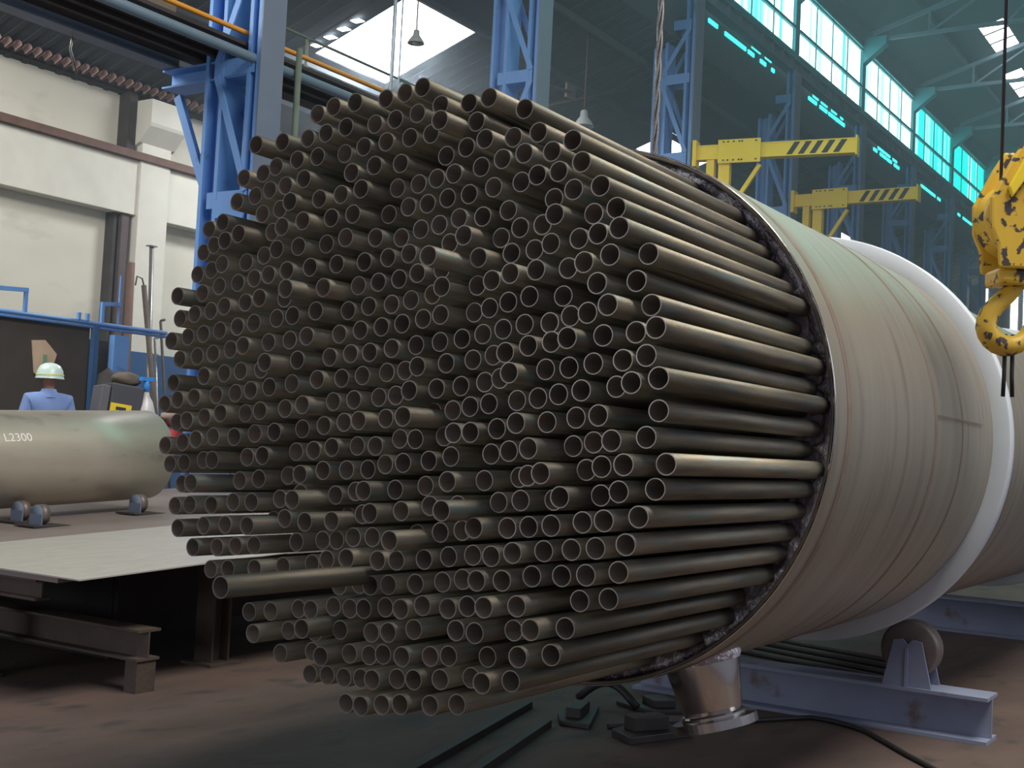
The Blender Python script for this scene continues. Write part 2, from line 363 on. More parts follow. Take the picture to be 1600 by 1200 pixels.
tag(MB().box((XE-.06, 9.05, 6.2), (XE-.02, 9.3, 9.0)).box((XE-.06, 9.5, 6.2), (XE-.02, 9.75, 9.0)).box((XE-.06, 10.6, 6.2), (XE-.02, 10.75, 8.6)).build('window_%d' % wn, M['sky']), kind='structure'); wn += 1  # glowing strips added for the glare at the far end, not real panes
# upper lining between aisle roof and crane girder, with daylight slits
struct(MB().box((9.0, 9.95, 9.14), (XE, 10.05, 10.4)), 'wall_upper', M['roofdark'])
for a, b, z in [(21.8, 22.4, 9.98), (22.6, 25.3, 9.97), (24.0, 25.2, 10.14), (27.5, 30.2, 9.98), (27.8, 30.0, 10.12), (26.2, 26.6, 10.03), (32.6, 35.1, 9.97), (33.0, 34.8, 10.1), (37.4, 39.8, 9.98), (42.0, 44.0, 9.98), (46.6, 48.2, 9.98)]:
    s = MB(); x = a
    while x < b - .1:
        s.box((x, 9.92, z-.04), (min(b, x + random.uniform(.3, .7)), 9.945, z+.04)); x += random.uniform(.55, .8)
    struct(s, 'window_%d' % wn, M['slit']); wn += 1

# ------------------------------------------------------------------ clerestory: each bay a glazed window with frame
edges = [9.67] + COLX[1:] + [49.0]
for k in range(len(edges)-1):
    a, b = edges[k]+.16, edges[k+1]-.16
    zb, zt = 10.36, 11.98
    g = MB().box((a, 9.62, zb), (b, 9.63, zt)); o = tag(g.build('window_%d' % wn, M['glaze'] if k < 5 else M['glazefar']), kind='structure')
    fr = MB()
    for z in (zb+.02, zb+.6, zt): fr.bar((a, 9.58, z), (b, 9.58, z), 0.06, 0.07)
    fr.bar((a, 9.56, zt-.12), (b, 9.56, zt-.12), 0.05, 0.05)
    nb = 4
    for i in range(1, nb): fr.bar((a+(b-a)*i/nb, 9.59, zb), (a+(b-a)*i/nb, 9.59, zt), 0.025, 0.03)
    fr.build('window_frame', M['wpost'], parent=o); wn += 1
struct(MB().box((9.5, 9.55, 11.98), (XE, 9.95, 12.6)), 'trim_%d' % n_t, M['roofdark']); n_t += 1

# ------------------------------------------------------------------ crane girder on the column row
g = MB().ibeam((9.5, 9.67, 10.15), (XE-.1, 9.67, 10.15), 0.22, 0.30, 0.03, 0.02)
for i in range(70): g.box((9.8+i*.58, 9.57, 10.03), (9.83+i*.58, 9.66, 10.27))
tag(g.build('crane_girder', M['girder']), 'long dusty blue crane girder running along the column tops under the windows', 'girder')

# ------------------------------------------------------------------ lattice columns
def make_column(x, first=False):
    r = empty('lattice_column', (x, 9.9, 0), '', 'column', 'blue lattice columns along the hall')
    zt = 9.99
    def chord(y0, y1, plate):
        m = MB(); yc = (y0+y1)/2
        t = .05
        m.box((x-.17, y0, 0), (x+.17, y0+t, zt)).box((x-.17, y1-t, 0), (x+.17, y1, zt)).box((x-.02, y0+t, 0), (x+.02, y1-t, zt))
        return m
    c1 = chord(9.52, 9.70, 1).build('chord', M['blue'], parent=r)
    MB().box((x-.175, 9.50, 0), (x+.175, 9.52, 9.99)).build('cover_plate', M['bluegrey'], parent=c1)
    bpy.data.objects[c1.name]
    chord(10.05, 10.33, 0).build('chord', M['blue'], parent=r)
    lv = [1.15, 2.6, 4.05, 5.5, 6.95, 8.4, 9.4]
    for z in lv:
        b = MB().box((x-.165, 9.6, z-.09), (x-.15, 10.2, z+.09)).box((x+.15, 9.6, z-.09), (x+.165, 10.2, z+.09))
        b.build('batten', M['blue'], parent=r)
    for i, (a, b) in enumerate(zip([0.1]+lv[:-1], lv)):
        for sx in (-.16, .16):
            p, q = ((9.62, b-.08), (10.15, a+.08)) if i % 2 == 0 else ((10.15, b-.08), (9.62, a+.08))
            MB().bar((x+sx*1.06, p[0], p[1]), (x+sx*1.06, q[0], q[1]), 0.02, 0.08, up=(1, 0, 0) if False else (0, 0, 1)).build('brace', M['blue'], parent=r)
    # upper post to the eaves, with a triangular bracket plate towards the hall
    MB().box((x-.13, 9.56, 10.31), (x+.13, 9.66, 12.1)).build('window_post', M['wpost'], parent=r)
    MB().prism([(9.56, 12.2), (9.0, 12.2), (9.0, 12.0), (9.56, 11.55)], x-.12, x+.12, T=Matrix(((0,0,1,0),(1,0,0,0),(0,1,0,0),(0,0,0,1)))).build('top_bracket', M['wpost'], parent=r)
    return r
names = ['standing nearest, carrying the walkway bracket at the left', 'second from the left, behind the topmost tube ends', 'third from the left, beside the hanging wire rope',
         'fourth from the left, behind the nearer striped yellow arm', 'fifth from the left, just right of the nearer yellow arm tip', 'sixth from the left, at the farther yellow arm tip',
         'seventh from the left, above the white ring', 'farthest right, seen just left of the crane hook']
c0 = make_column(COLX[0], True); c0['label'] = 'light blue lattice steel column ' + names[0]
# extra parts of the nearest column: walkway bracket and knee braces
MB().ibeam((9.67, 9.72, 5.5), (9.67, 11.05, 5.5), 0.3, 0.21, 0.02, 0.015).build('walkway_bracket', M['blue'], parent=c0)
MB().bar((9.6, 10.85, 5.3), (9.6, 10.33, 4.2), 0.06, 0.1).build('knee_brace', M['blue'], parent=c0)
MB().box((9.50, 9.68, 3.85), (9.515, 10.05, 4.05)).build('gusset', M['blue'], parent=c0)
c1_ = make_column(COLX[1]); c1_['label'] = 'light blue lattice steel column ' + names[1]
for i, x in enumerate(COLX[2:]):
    c = copy_tree(c1_); c.location = (x, 9.9, 0); c['label'] = 'light blue lattice steel column ' + names[i+2]

# ------------------------------------------------------------------ roof trusses in the main hall
def truss(x, label):
    r = empty('roof_truss', (x, 0, 0), label, 'roof truss', 'roof trusses of the main hall')
    T = lambda y: main_z(y) - .2
    MB().bar((x, 9.4, T(9.5)), (x, 0, T(0)), .1, .1).bar((x, 0, T(0)), (x, -11.5, T(11.5)), .1, .1).build('top_chord', M['girder'], parent=r)
    MB().bar((x, 9.4, 12.15), (x, -11.5, 12.15), .09, .09).build('bottom_chord', M['girder'], parent=r)
    ys = [8, 6.2, 4.4, 2.6, .8, -1.5, -4, -7]
    for i, y in enumerate(ys):
        MB().bar((x, y, 12.15), (x, y, T(y)), .05, .05).build('web_post', M['girder'], parent=r)
        if i: MB().bar((x, ys[i-1], 12.15), (x, y, T(y)), .05, .05).build('web_diagonal', M['girder'], parent=r)
    return r
for i, x in enumerate(COLX[3:]):
    truss(x, 'thin dark steel roof truss over the %s blue column counted from the left' % ['fourth', 'fifth', 'sixth', 'seventh', 'eighth'][i])

# ------------------------------------------------------------------ walkway with handrail, crate and pipes
wk = empty('walkway', (9.7, 10.3, 5.55), 'dark steel walkway on the bracket of the nearest blue column', 'walkway')
MB().box((4.0, 9.75, 5.72), (16.6, 10.85, 5.76)).build('deck', M['dark'], parent=wk)
MB().tube([(4.0, 9.62, 5.56), (16.8, 9.62, 5.56)], .055, 12).build('edge_pipe', M['girder'], parent=wk)
MB().box((4.0, 10.88, 5.62), (9.6, 10.98, 5.84)).box((4.0, 10.82, 5.61), (9.6, 11.04, 5.63)).build('edge_beam', M['bluegrey'], parent=wk)
for y in (9.95, 10.25, 10.5): MB().bar((4.0, y, 5.69), (16.6, y, 5.69), .06, .05).build('joist', M['dark'], parent=wk)
hr = MB().tube([(4.0, 9.80, 5.86), (16.6, 9.80, 5.90)], .028, 10).build('handrail', M['orange'], parent=wk)
MB().tube([(4.0, 10.72, 6.55), (16.6, 10.72, 6.55)], .02, 8).build('upper_rail', M['pipeg'], parent=wk)
for x in (5.2, 7.2, 11.5, 13.5, 15.5): MB().tube([(x, 10.72, 5.76), (x, 10.72, 6.55)], .02, 8).build('post', M['pipeg'], parent=wk)
cr = empty('wooden_crate', (8.35, 10.15, 5.76), 'dusty brown wooden box lying on the walkway at upper left', 'crate')
MB().box((8.0, 9.95, 5.76), (8.7, 10.35, 6.04)).build('body', M['wood'], parent=cr, bevel=.01)
MB().box((7.96, 9.91, 6.04), (8.74, 10.39, 6.07)).build('lid', M['wood'], parent=cr)
hk = MB()
hk.tube([(7.0, 11.0, 5.62), (7.02, 11.05, 5.5), (7.2, 11.15, 5.3)], .012, 6)
tag(hk.build('hanger_hook', M['rope']), 'thin dark hook hanging from the walkway edge, left one of two', 'hook', 'hooks hanging under the walkway')
hk2 = hk.build('hanger_hook', M['rope']); hk2.location = (1.25, 0, -.02)
tag(hk2, 'thin dark hook hanging from the walkway edge, right one of two', 'hook', 'hooks hanging under the walkway')
tag(MB().tube([(10.1, 9.52, 0), (10.1, 9.52, 5.83)], .035, 12).build('standpipe', M['pipeg']), 'thick dull green upright pipe right of the nearest blue column', 'pipe', 'upright pipes by the nearest column')
tag(MB().tube([(9.98, 9.72, 0), (9.98, 9.72, 5.45)], .02, 10).build('standpipe', M['galv']), 'thin pale blue upright pipe between the nearest column and the green pipe', 'pipe', 'upright pipes by the nearest column')
tag(MB().tube([(12.2, 9.9, 4.2), (12.2, 9.9, 8.9)], .025, 8).tube([(12.35, 9.9, 4.2), (12.35, 9.9, 8.9)], .012, 8).build('hanging_cable', M['galv']), 'thin pale cable hanging in front of the bright skylight', 'cable')

# ------------------------------------------------------------------ pendant lamps
def pendant(loc, top, label, s=1.0):
    r = empty('pendant_lamp', loc, label, 'lamp', 'pendant lamps under the aisle roof'); x, y, z = loc
    MB().lathe([(.05*s, .36*s), (.075*s, .34*s), (.085*s, .22*s), (.13*s, .16*s), (.2*s, .06*s), (.225*s, 0), (.215*s, 0), (.12*s, .14*s), (.04*s, .2*s)], 24, T=Matrix.Translation(loc)).build('shade', M['lamp'], parent=r)
    MB().tube([(x, y, z+.34*s), (x, y, top)], .012, 6).build('cord', M['brownbeam'], parent=r)
    MB().lathe([(.0, -.02), (.05, 0), (.06, .06), (.03, .14)], 12, T=Matrix.Translation(loc)).build('bulb', M['lamp'], parent=r)
    return r
pendant((18.5, 10.7, 7.15), aisle_z(10.7), 'grey bell shaped pendant lamp hanging against the dark aisle roof', .8)
pendant((13.75, 10.75, 7.17), aisle_z(10.75), 'grey pendant lamp hanging in front of the bright skylight', .55)
# rod braces behind the lamp
rb = MB().tube([(16.5, 10.6, 6.9), (20.2, 10.9, 8.3)], .02, 6).tube([(15.6, 10.3, 7.2), (18.0, 10.7, 7.62)], .03, 6).box((17.85, 10.68, 7.5), (18.15, 10.72, 7.75))
tag(rb.build('tie_rod', M['steelrust']), 'rusty tie rods with gusset beside the hanging bell lamp', 'brace')

# ------------------------------------------------------------------ yellow column jib arms
def jib(x, y0, y1, z, label):
    r = empty('jib_crane', (x, y0-.6, 0), label, 'jib crane', 'yellow jib cranes at the columns')
    W = .10
    a = MB().box((x-W, y1, z-.13), (x+W, y0, z-.11)).box((x-W, y1, z+.11), (x+W, y0, z+.13)).box((x-W+.01, y1+.0, z-.11), (x-W+.03, y0, z+.11))
    arm = a.build('arm', M['yellow'], parent=r)
    st = MB(); n = 5
    for k in range(n):
        yy = y1 + .16 + k*.2
        vs = [(x-W+.006, yy-.02, z+.11), (x-W+.006, yy+.08, z+.11), (x-W+.006, yy+.22, z-.11), (x-W+.006, yy+.12, z-.11)]
        st.add(vs + [(p[0]+.004, p[1], p[2]) for p in vs], [(0,1,2,3),(7,6,5,4),(0,4,5,1),(1,5,6,2),(2,6,7,3),(3,7,4,0)])
    st.build('warning_stripes', M['black'], parent=r)
    MB().box((x-W-.03, y1-.03, z-.17), (x+W+.03, y1+.0, z+.17)).build('end_plate', M['yellow'], parent=r)
    MB().box((x-W-.05, y0-.02, z-.25), (x+W, y0+.05, z+.22)).build('back_plate', M['yellow'], parent=r)
    h = MB().box((x-W-.05, y0-1.18, z-.22), (x-W-.02, y0-.42, z+.2))
    hp = h.build('head_plate', M['yellow'], parent=r)
    bl = MB()
    for yy in [y0-1.1, y0-.85, y0-.8, y0-.7, y0-.6, y0-.52]:
        for zz in (z-.17, z+.16): bl.box((x-W-.06, yy-.015, zz-.012), (x-W-.048, yy+.015, zz+.012))
    bl.build('bolts', M['black'], parent=hp)
    MB().box((x-.08, y0-.34, .3), (x+.08, y0-.2, z-.12)).build('mast', M['yellow'], parent=r)
    MB().box((x-.08, y0-.62, 0), (x+.08, y0-.42, z-.2)).build('mast', M['yellow'], parent=r)
    MB().bar((x, y0-1.15, z-.24), (x, y0-.6, z-1.1), .08, .07).build('strut', M['yellow'], parent=r)
    return r
j1 = jib(20.5, 9.42, 6.62, 6.99, 'yellow jib arm with black stripes, the nearer and higher in the photo'); j1.rotation_euler.z = math.radians(9)
jib(25.5, 9.42, 6.83, 7.12, 'yellow jib arm with black stripes, the farther and smaller one')

# ------------------------------------------------------------------ hanging wire rope and crane hook
rp = MB()
for k in range(3):
    rp.tube([(6.4 + .012*math.cos(i*.55+k*2.09), 3.22 + .012*math.sin(i*.55+k*2.09), 3.15+i*.045) for i in range(60)], .009, 6)
tag(rp.build('wire_rope', M['rope']), 'twisted grey wire rope hanging in front of the third blue column', 'rope')
hb = empty('crane_hook', (6.29, 1.20, 2.30), 'chipped yellow crane hook block hanging at the right edge', 'crane hook')
# camera-facing outline in a vertical plane; u runs to the photo's right, v up
hu = Vector((0.84, -0.54, 0)).cross(Vector((0, 0, 1))).normalized()
hu = Vector((0.541, -0.841, 0)).normalized(); hn = Vector((0.841, 0.541, 0))
HC = Vector((6.29, 1.235, 2.31))
def HT(): return Matrix(((hu.x, 0, hn.x, HC.x), (hu.y, 0, hn.y, HC.y), (0, 1, 0, HC.z), (0, 0, 0, 1)))
block = [(-.10, .17), (-.11, .28), (-.145, .36), (-.15, .5), (-.10, .6), (-.06, .68), (.0, .78), (.13, .78), (.2, .6), (.22, .4), (.2, .22), (.14, .17)]
MB().prism(block, -.13, -.10, T=HT()).prism(block, .10, .13, T=HT()).build('side_plate', M['yellowworn'], parent=hb, bevel=.012)
MB().lathe([(.0, -.1), (.17, -.1), (.19, -.06), (.16, -.03), (.16, .03), (.19, .06), (.17, .1), (0, .1)], 28, T=HT() @ Matrix.Translation((.03, .42, 0))).build('sheave', M['yellowworn'], parent=hb)
MB().prism([(-.08, .55), (.06, .82), (.10, .82), (.10, .5), (.04, .48), (.02, .62), (-.06, .5)], -.16, -.132, T=HT()).build('guard_plate', M['yellow'], parent=hb, bevel=.008)
MB().box((-.09, .1, -.1), (.13, .18, .1), T=HT()).build('trunnion', M['yellowworn'], parent=hb, bevel=.02)
pts = []; rs = []
for (u, v, r_) in [(.03, .14, .045), (.02, .08, .042), (-.045, .03, .045), (-.10, -.035, .05), (-.115, -.10, .055), (-.085, -.16, .058), (-.02, -.195, .058), (.05, -.18, .05), (.09, -.13, .038), (.10, -.07, .022), (.10, -.04, .01)]:
    pts.append(HC + hu*u + Vector((0, 0, v))); rs.append(r_)
hkm = MB().tube(pts, .05, 16, rs=rs).build('hook', M['yellowworn'], parent=hb)
sb = hkm.modifiers.new('smooth', 'SUBSURF'); sb.levels = sb.render_levels = 1
for du, L in ((-.06, 5), (-.075+.02, 5), (.12, 5), (.16, 5)):
    a = HC + hu*du + Vector((0, 0, .6)); MB().tube([a, a + Vector((0, 0, 8.5))], .006, 6).build('hoist_rope', M['bin'], parent=hb)
for du in (-.015, .022):
    a = HC + hu*du + Vector((0, 0, -.13))
    tag(MB().tube([a, a + Vector((0, 0, -.2)), a + hu*(-.0+du*.2) + Vector((0, 0, -.30))], .01, 8).build('sling', M['rubber']),
        'thin dark sling strand hanging from the hook, %s one' % ('left' if du < 0 else 'right'), 'sling', 'sling strands on the hook')

# ------------------------------------------------------------------ the vessel
VY, VZ, VR = 2.61, 1.675, 1.12
X0 = 4.54
ves = empty('pressure_vessel', (7.5, VY, VZ), 'huge horizontal stainless vessel shell with white rings, tubes sticking from its end', 'pressure vessel')
TX = Matrix.Translation((0, VY, VZ)) @ rotX()
sh = MB(); seg = 128
prof = [(VR-.018, 4.56), (VR-.018, X0), (VR, X0), (VR, X0+.02)] + [(VR, X0 + .02 + k*.5) for k in range(1, 19)]
sh.lathe(prof, seg, T=TX); sh.build('shell', M['shell'], parent=ves)
MB().lathe([(VR-.006, X0-.002), (VR-.006, X0-.004), (VR, X0-.004), (VR+.002, X0-.002), (VR+.002, X0+.004)], seg, T=TX).build('rim_edge', M['polish'], parent=ves)
MB().lathe([(0, 4.602), (VR-.018, 4.602), (VR-.018, 4.64), (0, 4.64)], seg, T=TX, smooth=False).build('tubesheet', M['sheet'], parent=ves)
for xx, rr in ((X0+.17, .025), (6.02, .02), (6.55, .012)):
    MB().lathe([(VR+.001, xx-rr), (VR+.004, xx-rr*.5), (VR+.004, xx+rr*.5), (VR+.001, xx+rr)], seg, T=TX).build('weld_seam', M['seam'], parent=ves)
MB().add([(6.04, VY-VR*math.cos(.0)-.002, VZ+.09), (6.98, VY-VR-.002, VZ+.085), (6.98, VY-VR-.002, VZ+.095), (6.04, VY-VR-.002, VZ+.1)], [(0,1,2,3)]).build('longitudinal_seam', M['seam'], parent=ves)
# lumpy bright weld between tubesheet and shell
wb = MB(); n = 260; R1 = VR-.045
vs = []
for k in range(n):
    t = 2*PI*k/n
    am = .010 + .034*max(0, math.sin(k*1.7)*math.sin(k*.43+1))**2 + random.uniform(0, .006)
    for (dr, dx) in ((-am*1.6, 0), (-am*.7, -am*.9), (am*.3, -am), (.027, -.012 - am*.3), (.027, 0)):
        r_ = min(R1 + dr, VR-.019) if dr < .02 else VR-.018
        vs.append((4.601+dx, VY + r_*math.cos(t), VZ + r_*math.sin(t)))
fs = []
for k in range(n):
    for i in range(4): a = k*5+i; b = ((k+1) % n)*5+i; fs.append((a, b, b+1, a+1))
wb.add(vs, fs, 0, True); wb.build('weld_bead', M['weld'], parent=ves)
# support rings
def ring(xa, xb, r1):
    o = MB().lathe([(VR, xa), (r1-.01, xa), (r1, xa+.01), (r1, xb-.01), (r1-.01, xb), (VR, xb)], seg, T=TX, close=False).build('support_ring', M['ring'], parent=ves)
    return o
ring(7.26, 7.36, 1.215); ring(12.3, 12.4, 1.215)
# nozzle low on the shell, flange at its end
nd = Vector((0.03, -math.sin(math.radians(16)), -math.cos(math.radians(16)))).normalized()
NP = Vector((4.93, VY - math.sin(math.radians(24.5))*(VR-.05), VZ - math.cos(math.radians(24.5))*(VR-.05)))
noz = MB().lathe([(.16, -.03), (.158, .05), (.142, .15), (.128, .23), (.122, .25)], 48, T=axis_T(NP, nd)).build('nozzle', M['polish'], parent=ves)
MB().lathe([(.122, .25), (.134, .255), (.138, .262), (.138, .272), (.178, .278), (.178, .315), (.10, .315), (.10, .26)], 48, T=axis_T(NP, nd), smooth=False).build('flange', M['polish'], parent=noz)
MB().lathe([(.164, .0), (.172, .028), (.162, .05)], 48, T=axis_T(NP, nd)).build('nozzle_weld', M['weld'], parent=noz)

